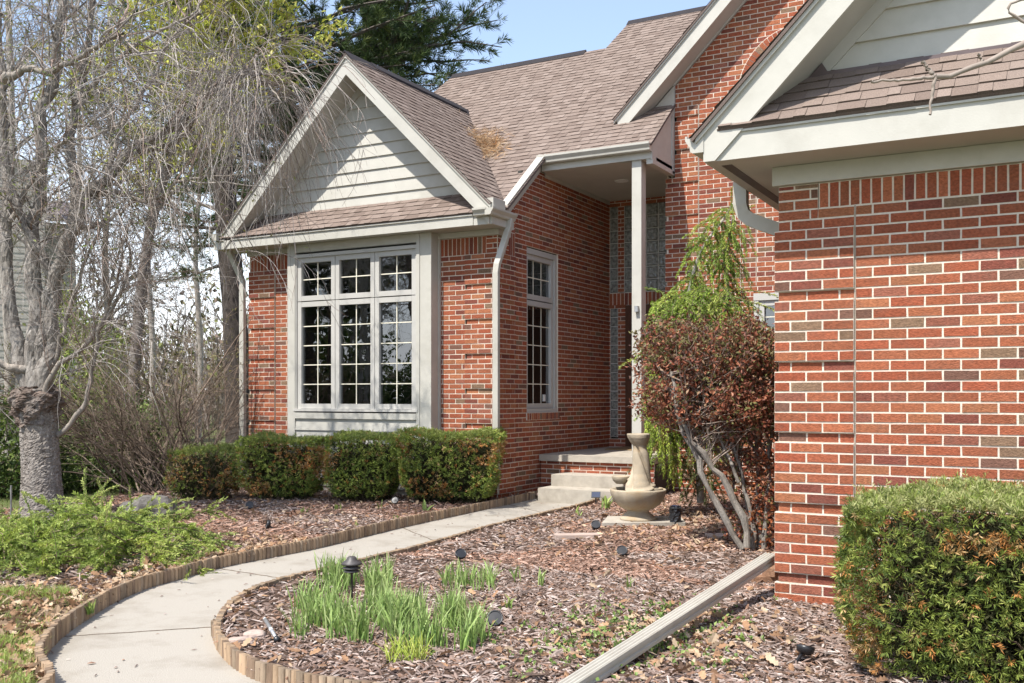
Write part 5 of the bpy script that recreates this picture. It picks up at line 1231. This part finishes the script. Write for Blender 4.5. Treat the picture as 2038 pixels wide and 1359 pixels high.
mb = MB(); mb.lathe([(.0, .10), (.125, .105), (.165, .118), (.225, .16), (.27, .215), (.293, .27), (.302, .315), (.300, .328), (.288, .332), (.275, .322), (.255, .25), (.18, .19), (0, .18)], (fx, fy, fz), 48); mb.build('bowl', M['stone'], t)
mb = MB(); mb.lathe([(0, .305), (.27, .305)], (fx, fy, fz), 40); mb.build('water', mat('still_water', (.02, .02, .015), .05, spec=.8), t)
nq, nt_ = 110, 120; q = np.linspace(0, 1, nq); th = np.linspace(0, 2*np.pi, nt_, endpoint=False)
rb = np.interp(q, [0, .05, .12, .2, .32, .5, .65, .75, .81, .87, .93, .985, 1.0], [.120, .138, .128, .108, .092, .084, .076, .066, .070, .098, .118, .124, .119])
am = np.interp(q, [0, .06, .15, .7, .82, .9, 1], [.0, .08, .26, .28, .16, .04, 0])
TH, Q = np.meshgrid(th, q); ph = TH+2.9*Q**1.3-.4; rid = .30-1.5*np.exp(-(np.sin(1.5*ph)/.26)**2)+.35*np.abs(np.sin(1.5*ph))
zl = .03+.20*(((TH+2.6) % (2*np.pi))/(2*np.pi)); Rr = rb[:, None]*(1+am[:, None]*rid)+.042*np.exp(-((Q-zl)/.022)**2)*np.clip(((TH+2.6) % (2*np.pi))*1.5, 0, 1)*np.clip((2*np.pi-((TH+2.6) % (2*np.pi)))*1.2, 0, 1); lean = .03*np.sin(Q*3.1)
zz = fz+.29+.635*Q+.035*np.sin(TH-1.0)*np.exp(-((Q-.06)/.07)**2)
V = np.stack([fx+lean*CP+Rr*np.cos(TH), fy+lean*SP+Rr*np.sin(TH), zz], 2).reshape(-1, 3); I = np.arange(nq*nt_).reshape(nq, nt_)
Fc = np.stack([I[:-1], np.roll(I[:-1], -1, 1), np.roll(I[1:], -1, 1), I[1:]], 2).reshape(-1, 4)
mb = MB(); mb.arr(V, Fc, smooth=True); mb.lathe([(.119, .925), (.10, .92), (.07, .895), (0, .885)], (fx, fy, fz), 40); mb.build('fluted_column', M['stone'], t)
for a, b, z, s in ((-.175, .13, .42, 1.0), (.19, .02, .30, .8)):
    c = sl0+exx*a+eyy*b; mb = MB(); mb.lathe([(0, .0), (.05*s, .005), (.085*s, .04), (.10*s, .085), (.098*s, .09), (.09*s, .085), (.06*s, .04), (0, .03)], (c[0], c[1], fz+z-.05), 24); mb.build('spill_cup', M['stone'], t)
# ---- crinkled black light beside it
r = np.random.default_rng(201); c = at0(1344, 1046)
t = thing('rock_light', 'crinkled glossy black pillar shaped garden light right of the fountain', 'garden light', tuple(c))
n1, n2 = 20, 26; V = []
for i in range(n1):
    z = .22*i/(n1-1)
    for j in range(n2):
        a = 2*math.pi*j/n2; rr0 = .058*(1+.10*math.sin(a*3+z*30)+.09*math.sin(a*7-z*55))+r.normal(0, .0022)+(.012 if i == n1-3 else 0); rr0 *= .93 if i > n1-3 else 1
        V.append((c[0]+rr0*math.cos(a), c[1]+rr0*math.sin(a), c[2]+z))
I = np.arange(n1*n2).reshape(n1, n2); Fc = np.stack([I[:-1], np.roll(I[:-1], -1, 1), np.roll(I[1:], -1, 1), I[1:]], 2).reshape(-1, 4)
mb = MB(); mb.arr(V, Fc); mb.arr(V[-n2:], [list(range(n2))]); mb.build('shell', M['black'], t)
mb = MB(); mb.lathe([(0, .224), (.04, .222), (.045, .214)], tuple(c), 20); mb.build('solar_top', M['solar'], t)
# ---- tiered path light
c = at0(700, 1204)
t = thing('path_light', 'tiered dark bronze path light standing among the daffodils', 'path light', tuple(c))
mb = MB(); mb.lathe([(.0085, -.02), (.0085, .21), (.012, .212), (.02, .222), (.02, .228)], tuple(c), 14); mb.build('stem', M['bronze'], t)
for z, rr0 in ((.225, .052), (.247, .058)):
    mb = MB(); mb.lathe([(.026, z+.012), (rr0, z), (rr0+.002, z+.004), (.028, z+.02), (.024, z+.02)], tuple(c), 28); mb.build('louvre', M['bronze'], t)
mb = MB(); mb.lathe([(.025, .225), (.025, .285)], tuple(c), 18); mb.build('lens', M['clear'], t)
mb = MB(); mb.lathe([(.064, .272), (.068, .278), (.062, .287), (.034, .305), (.031, .316), (.022, .325), (0, .328)], tuple(c), 28); mb.build('cap', M['bronze'], t)
# ---- little round spotlights lying about
def basis(d):
    d = Vector(d).normalized(); x = d.cross(Vector((0, 0, 1)));
    if x.length < .05: x = Vector((1, 0, 0))
    x.normalize(); return x, d, x.cross(d).normalized()
def tube_on(mb, a, d, prof, n=16, col=(1, 1, 1)):
    """lathe of (radius, distance) along direction d from a"""
    x, d, y = basis(d); th = np.arange(n)*2*np.pi/n; V = []
    for rr0, s in prof:
        for k in th: p = Vector(a)+d*s+x*rr0*math.cos(k)+y*rr0*math.sin(k); V.append(p[:])
    I = np.arange(len(prof)*n).reshape(len(prof), n); Fc = np.stack([I[:-1], np.roll(I[:-1], -1, 1), np.roll(I[1:], -1, 1), I[1:]], 2).reshape(-1, 4); mb.arr(V, Fc, col, 0, True)
def spot(u, v, face, stake, label, s=1.0, up=.055, grp='small black spotlights lying in the beds'):
    c = at0(u, v); t = thing('spotlight', label, 'garden light', tuple(c), grp); a = c+np.array([0, 0, up*s])
    mb = MB(); tube_on(mb, a, face, [(0, -.03*s), (.02*s, -.03*s), (.042*s, -.018*s), (.047*s, 0), (.047*s, .012*s), (.04*s, .014*s), (.038*s, .008*s)], 22); mb.build('lamp_head', M['black'], t)
    mb = MB(); tube_on(mb, a, face, [(.039*s, .009*s), (0, .0095*s)], 22); mb.build('front_lens', M['black'], t)
    mb = MB(); e = a+np.array(unit(np.array(stake)))*.12*s
    mb.sweep([a-np.array(face)*.02*s, a+np.array(unit(np.array(stake)))*.03*s, e], .016*s, .010*s); mb.build('stake', M['black'], t)
spot(533, 1056, unit(np.array([-.6, -.7, .2])), (.75, .2, -.55), 'small black spotlight lying in the bed left of the walk', .95, .05)
spot(917, 1124, unit(np.array([.5, -.5, .75])), (-.2, .0, -1), 'black spotlight tilted up on its stake behind the daffodils', 1.0, .075)
spot(1186, 1056, unit(np.array([.35, -.65, .65])), (-.35, -.3, -.9), 'black spotlight lying in front of the fountain slab, left side', 1.05, .05)
spot(1238, 1108, unit(np.array([.3, -.6, .6])), (.3, .2, -.9), 'black spotlight lying on open mulch midway between the fountain and the downspout pipe', 1.0, .045)
spot(985, 1244, unit(np.array([.4, -.7, .55])), (-.4, .1, -.8), 'black spotlight half hidden in leaves at the right edge of the daffodils', 1.05, .04)
spot(1603, 1316, unit(np.array([.1, .35, .9])), (-.45, -.5, -.75), 'black spotlight tipped on its face between the downspout pipe and the front hedge', 1.0, .065)
spot(497, 1013, unit(np.array([.5, -.6, .4])), (-.7, .2, -.5), 'small black spotlight on the mulch below the orange browned hedge', 1.0, .05)
spot(786, 1004, unit(np.array([.3, -.8, .5])), (-.5, .5, -.5), 'small black spotlight tucked against the foot of the widest hedge', 1.0, .05)
def panel_light(u, v, yaw, label, h):
    c = at0(u, v); t = thing('solar_light', label, 'garden light', tuple(c), 'solar lights by the steps'); x = Vector((math.cos(yaw), math.sin(yaw), 0)); n = Vector((math.sin(yaw)*.75, -math.cos(yaw)*.75, .66)).normalized(); y = n.cross(x)
    o = Vector(c)+Vector((0, 0, h)); 
    def slab(a, b, d0, d1):
        return [(o+x*i*a+y*j*b+n*d0)[:] for i, j in ((-1, -1), (1, -1), (1, 1), (-1, 1))], (n*(d1-d0))[:]
    mb = MB(); mb.extr(*slab(.058, .045, -.012, .0)); mb.build('panel_case', M['black'], t, bevel=.003)
    mb = MB(); mb.extr(*slab(.050, .037, .0, .0015)); mb.build('solar_cell', M['solar'], t)
    mb = MB(); mb.sweep([o-n*.01, Vector(c)+Vector((0, 0, -.03))], .014, .014); mb.build('stake', M['black'], t)
panel_light(1186, 1005, .35, 'blue solar panel light on a stake beside the lowest step', .135)
panel_light(1026, 984, 1.05, 'blue solar panel light leaning at the foot of the side wall by the downspout', .13)
# ---- broken tube light, stones
a = at0(527, 1244); b = at0(552, 1281); a[2] += .035; b[2] += .022
t = thing('broken_light', 'broken grey and white tube light lying near the rounded end of the bed', 'garden light', tuple(b)); d = b-a; L = np.linalg.norm(d)
mb = MB(); tube_on(mb, a, d, [(0, 0), (.008, 0), (.008, .03), (.011, .031), (.011, L-.04), (0, L-.04)], 14); mb.build('tube', M['metalgrey'], t)
mb = MB(); tube_on(mb, a, d, [(0, -.004), (.0095, -.003), (.0095, .016)], 14); tube_on(mb, a, d, [(.0118, L*.5), (.0118, L*.58)], 14); mb.build('white_ring', M['white'], t)
mb = MB(); tube_on(mb, a, d, [(.011, L-.045), (.017, L-.04), (.02, L-.005), (0, L)], 14); mb.build('end_cap', M['black'], t)
def stone(u, v, sx, sy, sz, yaw, label, m, cat='stone', name='stone', seed=1, sink=.25, lump=.16):
    c = at0(u, v); r = np.random.default_rng(seed); n1, n2 = 14, 22; V = []
    for i in range(n1):
        p = -math.pi/2+math.pi*i/(n1-1)
        for j in range(n2):
            a = 2*math.pi*j/n2; d = np.array([math.cos(p)*math.cos(a), math.cos(p)*math.sin(a), math.sin(p)]); d = np.sign(d)*np.abs(d)**.7
            f = 1+lump*(math.sin(d[0]*4+seed)*math.cos(d[1]*3.3-seed)+.5*math.sin(d[2]*6+d[0]*5+seed))+r.normal(0, .012)*(0 < i < n1-1)
            x, y, z = d*f*np.array([sx, sy, sz])/2; V.append((c[0]+x*math.cos(yaw)-y*math.sin(yaw), c[1]+x*math.sin(yaw)+y*math.cos(yaw), c[2]+z+sz*(.5-sink)))
    I = np.arange(n1*n2).reshape(n1, n2); Fc = np.stack([I[:-1], np.roll(I[:-1], -1, 1), np.roll(I[1:], -1, 1), I[1:]], 2).reshape(-1, 4)
    mb = MB(); mb.arr(V, Fc, smooth=lump > .12); return tag(mb.build(name, m, None, loc=tuple(c)), label, cat)
stone(299, 1052, .56, .40, .42, PHI+.1, 'dark weathered boulder beside the creeping spruce', M['rock'], 'boulder', 'boulder', 3, .2, .12)
stone(507, 1268, .125, .10, .05, PHI, 'pale squarish stone chunk next to the broken tube light', M['flag'], seed=4, sink=.2, lump=.07)
stone(474, 1276, .12, .07, .03, PHI+.5, 'flat pale stone piece left of the squarish chunk', M['flag'], seed=6, sink=.2, lump=.08)
for (u, v, a, b, yaw, lab) in ((1147, 1072, .44, .16, PHI+.15, 'pinkish rectangular stepping stone on the mulch left of the fountain'), (1432, 1070, .26, .20, PHI, 'dull pink stepping stone near the stems of the rust red shrub')):
    c = at0(u, v); x = np.array([math.cos(yaw), math.sin(yaw)]); y = np.array([-x[1], x[0]]); P = [c[:2]+x*i*a/2+y*j*b/2 for i, j in ((-1, -.8), (-.3, -1.05), (.95, -1), (1, .9), (.2, 1.05), (-.95, 1))]
    mb = MB(); mb.extr([(p[0], p[1], c[2]-.03) for p in P], (0, 0, .065)); tag(mb.build('stepping_stone', M['flag'], None, bevel=.008, loc=tuple(c)), lab, 'stone')
# ---- downspout extension and the bricks that prop it
a = np.array([-1.775, 6.98, .30]); b = np.array(atZ(1128, 1374, .085)); d = b-a; L = np.linalg.norm(d); d /= L; x = np.cross(d, [0, 0, 1]); x /= np.linalg.norm(x); y = np.cross(x, d)
w, h = .088, .062; top = []
for k in range(13):
    s = -w/2+w*k/12; top.append((s, h/2-(.010 if k % 3 == 1 else 0)))
prof = top+[(w/2+.001, h/5), (w/2-.009, h/9), (w/2-.009, -h/9), (w/2+.001, -h/5), (w/2, -h/2), (-w/2, -h/2), (-w/2-.001, -h/5), (-w/2+.009, -h/9), (-w/2+.009, h/9), (-w/2-.001, h/5)]
mb = MB(); mb.extr([a+x*p[0]+y*p[1] for p in prof], d*L); tag(mb.build('downspout_pipe', M['gutter'], None, loc=tuple(a)), 'long pale ribbed downspout extension lying across the mulch from the garage corner', 'drain pipe')
for (u, v, z, yaw, lab) in ((1506, 1162, .0, PHI+.15, 'lower brick of two under the downspout pipe at the garage corner'), (1528, 1160, .062, PHI+.9, 'upper brick of two, set crosswise under the downspout pipe')):
    c = at0(u, v); c = c+np.array([.02, .10, 0]); xx = np.array([math.cos(yaw), math.sin(yaw)]); yy = np.array([-xx[1], xx[0]]); P = [c[:2]+xx*i*.1+yy*j*.05 for i, j in ((-1, -1), (1, -1), (1, 1), (-1, 1))]
    mb = MB(); mb.extr([(p[0], p[1], .05+z-.01) for p in P], (0, 0, .06), (.27, .155, .095)); tag(mb.build('loose_brick', M['brick'], None, bevel=.004, loc=(c[0], c[1], .05+z)), lab, 'brick')
mb = MB(); c = at0(22, 1030); mb.sweep([(c[0], c[1], -.05), (c[0], c[1], .42)], .014, .014); tag(mb.build('garden_stake', M['metalgrey'], None, loc=tuple(c)), 'thin grey stake in the grass left of the cherry trunk', 'stake')
# ---- pine needles caught in the roof valley
r = np.random.default_rng(211); n = 800; dd = np.clip(r.normal(1.0, .16, n), .62, 1.42); off = r.normal(.10, .15, n)*(1.5-dd*.55)
X_ = XM+dd; Y_ = np.array([yv(v_) for v_ in dd]); Zv = PK-dd*SL
P = np.stack([X_+off, Y_+np.maximum(off, 0)*0+r.normal(0, .02, n), Zv], 1); right = off > 0
P[right, 2] = 4.86+.81*(P[right, 1]-12.75); P[~right, 2] = PK-np.abs(P[~right, 0]-XM)*SL; P[:, 2] += .012+r.uniform(0, .05, n)
D = r.normal(0, 1, (n, 3)); D[:, 2] = -.3+r.normal(0, .35, n)
mb = MB(); mb.arr(*sprigs(P, D, r, .03, 3, .15, .007, pick(r, n, [(.46, .32, .19), (.56, .43, .29), (.30, .19, .11), (.5, .3, .15)], (3, 3, 3, 2)), ang=.45)); tag(mb.build('needle_clump', M['dryleaf'], None, loc=(XM+1, yv(1.0), BZ(XM+1))), 'clump of orange fallen pine needles caught in the roof valley', 'needles')
# ---- bare branch reaching in at the top right
r = np.random.default_rng(221); tb = 2.7
BP = [([(2250, -60), (2120, 40), (2038, 86), (1965, 123), (1900, 146), (1862, 152)], .0105, .0055), ([(1862, 152), (1857, 176), (1853, 205), (1851, 228)], .005, .0028), ([(1862, 152), (1848, 138), (1836, 121)], .0055, .004), ([(1862, 152), (1815, 158), (1780, 160), (1733, 162)], .0055, .003), ([(2120, 40), (2060, 52), (2028, 38), (2006, 22), (2012, 8), (2040, -2)], .006, .003), ([(1958, 126), (1952, 116), (1946, 108)], .004, .0028)]
t = thing('overhanging_branch', 'bare knobbly branch tip hanging in front of the garage eave at top right', 'branch', tuple(atT(2250, -60, tb)))
for i, (s, r0, r1) in enumerate(BP):
    P = rs([atT(u, v, tb) for u, v in s], 18); P[1:-1] += r.normal(0, .0015, (16, 3)); R_ = rad(r0, r1, 18)*(1+.12*r.normal(0, 1, 18)); R_[-2:] *= 1.4
    mb = MB(); V, Fc, C = tubes(P[None], R_[None], 8, np.array([.30, .25, .21])); mb.arr(V, Fc, C, smooth=True); mb.build('limb' if i == 0 else 'twig', M['twig'], t)
# ---- daffodils and other spring shoots
DAF = [(.19, .31, .075), (.26, .38, .10), (.14, .24, .055), (.36, .44, .17)]
def clump(name, label, cat, rng_u, rng_v, n, H, W, seed, cols=DAF, lean=.28, tip=(.40, .47, .19), grp=None, clus=0):
    r = np.random.default_rng(seed); Q = []
    cs = [(r.uniform(*rng_u), r.uniform(*rng_v)) for k in range(max(clus, 1))]
    for k in range(n):
        if clus: c = cs[r.integers(len(cs))]; u, v = c[0]+r.normal(0, 11), c[1]+r.normal(0, 4.5)
        else: u, v = r.uniform(*rng_u), r.uniform(*rng_v)
        Q.append(at0(u, v)[:2])
    Q = np.array(Q); c0 = Q.mean(0); mb = MB(); mb.arr(*blades(Q, r, H*r.uniform(.5, 1.12, n), W*r.uniform(.6, 1.1, (n, 1)), lean, pick(r, n, cols, (3, 3, 2, 2)[:len(cols)]), tip, 4))
    return tag(mb.build(name, M['leaf'], None, loc=(c0[0], c0[1], gz(*c0))), label, cat, grp)
clump('daffodil_clump', 'largest daffodil clump, without flowers, in front of and right of the path light', 'daffodils', (712, 955), (1232, 1300), 900, .235, .0115, 301, clus=26)
clump('daffodil_clump', 'daffodil clump left of the path light, nearest the curved edging', 'daffodils', (580, 690), (1205, 1268), 420, .22, .011, 302, clus=14)
clump('daffodil_clump', 'daffodil clump directly behind and left of the path light', 'daffodils', (640, 700), (1150, 1182), 210, .23, .011, 303, clus=7)
clump('daffodil_clump', 'daffodil clump just right of the path light, beside the walk', 'daffodils', (728, 780), (1150, 1190), 180, .21, .011, 304)
clump('daffodil_clump', 'daffodil clump in front of the spotlight on its stake', 'daffodils', (880, 985), (1150, 1176), 190, .18, .011, 305)
clump('daffodil_clump', 'sparse daffodil shoots between the two clumps around the path light', 'daffodils', (735, 800), (1190, 1240), 80, .20, .011, 310)
clump('daffodil_clump', 'small tuft of daffodil leaves right of the clump with the spotlight', 'daffodils', (1022, 1036), (1148, 1158), 16, .15, .011, 306)
clump('daffodil_clump', 'smallest tuft of daffodil leaves, farthest right of the daffodils', 'daffodils', (1070, 1082), (1160, 1170), 18, .14, .011, 307)
clump('grass_tuft', 'bright yellow green grass tuft at the front edge of the largest daffodil clump', 'grass tuft', (768, 850), (1302, 1324), 120, .13, .007, 308, [(.34, .42, .06), (.42, .46, .09), (.25, .34, .05), (.3, .4, .06)], .55, (.5, .52, .12))
TUL = [(.17, .27, .07), (.26, .37, .09), (.14, .22, .07), (.3, .36, .1)]
for k, (u, v, nn, H, W, lab) in enumerate([
    (603, 1018, 7, .09, .02, 'green bulb shoots in the mulch below the orange browned hedge'), (672, 1013, 9, .11, .02, 'green bulb shoots on the mulch left of the second hedge foot'),
    (758, 1012, 4, .12, .016, 'thin pair of bulb leaves between the second hedge and the widest one'), (848, 1016, 7, .15, .03, 'broad pointed bulb leaves at the front foot of the widest hedge'),
    (790, 1030, 22, .05, .01, 'flat grassy shoots on the mulch left of the walk, below the widest hedge'), (710, 1047, 8, .07, .012, 'tiny green shoots close behind the left edging of the walk'),
    (1150, 1022, 12, .10, .014, 'green shoots just behind the curved edging near the steps'), (1205, 1010, 30, .17, .024, 'leafy bulb clump between the solar light and the fountain'),
    (1250, 1172, 9, .10, .016, 'green shoots on open mulch below the lone spotlight'), (1128, 1306, 8, .05, .024, 'broad bright shoots left of the downspout pipe, nearest the frame edge'),
    (1162, 1302, 9, .05, .024, 'pair of broad bright shoots beside the downspout pipe'), (1476, 1276, 9, .055, .022, 'bright green shoots right of the downspout pipe'),
    (1545, 1195, 8, .05, .02, 'bright green shoot at the foot of the garage corner'), (245, 1040, 20, .13, .022, 'bulb leaves between the cherry trunk and the boulder'),
    (345, 1008, 26, .15, .014, 'green bulb leaves under the bare shrub beyond the boulder'), (1012, 1208, 12, .10, .016, 'green shoots in dry leaves above the half hidden spotlight'), (180, 1216, 26, .09, .014, 'tuft of green bulb leaves in the leaf litter left of the walk')]):
    clump('bulb_shoots', lab, 'shoots', (u-7, u+7), (v-3, v+3), nn, H, W, 320+k, TUL, .45, (.4, .46, .12))
# low green weeds through the dry leaves
r = np.random.default_rng(341); P = bed_points(420, (-3.4, -1.3, 4.1, 6.6), lambda p: r.random(len(p)) < np.exp(-((p[:, 0]+2.15)**2/.18+(p[:, 1]-5.35)**2/.5))); Pz = np.c_[P, HB(P[:, 0], P[:, 1])+.018]
mb = MB(); mb.arr(*leaves(np.repeat(Pz, 3, 0)+r.normal(0, .012, (len(P)*3, 3)), r, .028, .02, pick(r, len(P)*3, [(.18, .27, .07), (.27, .36, .11), (.12, .19, .05)], (3, 3, 2)), D=np.array([0, 0, .5]))); mb.build('ground_cover', M['leaf'], kind='stuff')

# ---- trees across the lawn behind the camera: the photograph shows them mirrored in the bay window
def children(o): return [c for c in bpy.data.objects if c.parent == o]
def copy_tree(src, loc, rz, s, label, grp):
    c = src.copy(); COL.objects.link(c); c.location = loc; c.rotation_euler = (0, 0, rz); c.scale = (s, s, s); c['label'] = label; c['group'] = grp
    for ch in children(src): k = ch.copy(); COL.objects.link(k); k.parent = c
    return c
pn = bpy.data.objects['pine_tree']; p2 = bpy.data.objects['pine_tree.001']; bt = bpy.data.objects['bare_tree']; bt1 = bpy.data.objects['bare_tree.001']; mp = bpy.data.objects['maple_tree']; es = bpy.data.objects['evergreen_shrub']
GR = 'trees across the front lawn'
for i, (s_, x_, y_, rz, sc_) in enumerate([(p2, -23, -13, 1, .9), (pn, -27, -7, 2, 1), (p2, -33, -16, 4, 1.1), (bt, -21.5, -4, 1, .8), (bt1, -24, -8.5, 3, .8), (bt, -27, -13, 2, .9), (bt1, -30.5, -16.5, .4, .9), (bt, -22.5, -6.8, 4, .75), (p2, -27, -10.5, 2.2, .7)]):
    copy_tree(s_, (x_, y_, 0), rz, sc_, 'tree across the front lawn, seen only as a reflection in the bay window', GR)
for i, (x_, y_, sc_) in enumerate([(-21, -9, 1.5), (-24, -12, 1.8), (-28, -13, 1.9), (-18.5, -11, 1.5), (-26, -4, 1.8), (-31, -9, 2.0), (-33, -4, 2), (-36, -22, 4), (-30, -27, 4), (-42, -14, 4.4), (-40, -5, 4), (-24, -26, 3.6), (-35, -12, 3.6)]):
    copy_tree(es, (x_, y_, 0), i*1.1, sc_, 'evergreen across the front lawn, seen only as a reflection in the bay window', 'evergreens across the front lawn')

# ------------------------------------------------------------------ light
w = bpy.data.worlds.new('World'); SC.world = w; w.use_nodes = True; nt = w.node_tree; N = nt.nodes; Lk = nt.links
bg = N['Background']; sky = N.new('ShaderNodeTexSky'); sky.sky_type = 'NISHITA'; sky.sun_disc = False
ELEV = R(58); AZ = math.atan2(-.109, -.42)
sky.sun_elevation = ELEV; sky.sun_rotation = AZ; sky.air_density = 1.0; sky.dust_density = .6; sky.ozone_density = 1.2
bg.inputs[1].default_value = .15
tc = N.new('ShaderNodeTexCoord'); mp = N.new('ShaderNodeMapping'); mp.inputs['Scale'].default_value = (1, 1, 2.6); Lk.new(tc.outputs['Generated'], mp.inputs[0])
cn = N.new('ShaderNodeTexNoise'); cn.inputs['Scale'].default_value = 2.1; cn.inputs['Detail'].default_value = 8; cn.inputs['Roughness'].default_value = .55; Lk.new(mp.outputs[0], cn.inputs['Vector'])
cr = N.new('ShaderNodeMapRange'); cr.interpolation_type = 'SMOOTHSTEP'; cr.inputs[1].default_value = .50; cr.inputs[2].default_value = .68; Lk.new(cn.outputs[0], cr.inputs[0])
sx = N.new('ShaderNodeSeparateXYZ'); Lk.new(tc.outputs['Generated'], sx.inputs[0])
hz = N.new('ShaderNodeMapRange'); hz.inputs[1].default_value = .02; hz.inputs[2].default_value = .30; hz.inputs[3].default_value = .95; hz.inputs[4].default_value = .10; Lk.new(sx.outputs[2], hz.inputs[0])
ad = N.new('ShaderNodeMath'); ad.operation = 'MAXIMUM'; Lk.new(cr.outputs[0], ad.inputs[0]); Lk.new(hz.outputs[0], ad.inputs[1])
mx = N.new('ShaderNodeMix'); mx.data_type = 'RGBA'; Lk.new(ad.outputs[0], mx.inputs[0]); Lk.new(sky.outputs[0], mx.inputs[6]); mx.inputs[7].default_value = (7.4, 7.6, 8.0, 1)
Lk.new(mx.outputs[2], bg.inputs[0])
sl = bpy.data.lights.new('sun', 'SUN'); sl.energy = 4.35; sl.angle = R(.53); sl.color = (1, .955, .89)
so = bpy.data.objects.new('sun', sl); COL.objects.link(so)
sd = Vector((math.sin(AZ)*math.cos(ELEV), math.cos(AZ)*math.cos(ELEV), math.sin(ELEV)))
so.rotation_euler = sd.to_track_quat('Z', 'Y').to_euler()
SC.view_settings.view_transform = 'Standard'; SC.view_settings.look = 'None'; SC.view_settings.gamma = 1
SC.view_settings.exposure = .80
SC.cycles.max_bounces = 8; SC.cycles.transparent_max_bounces = 12
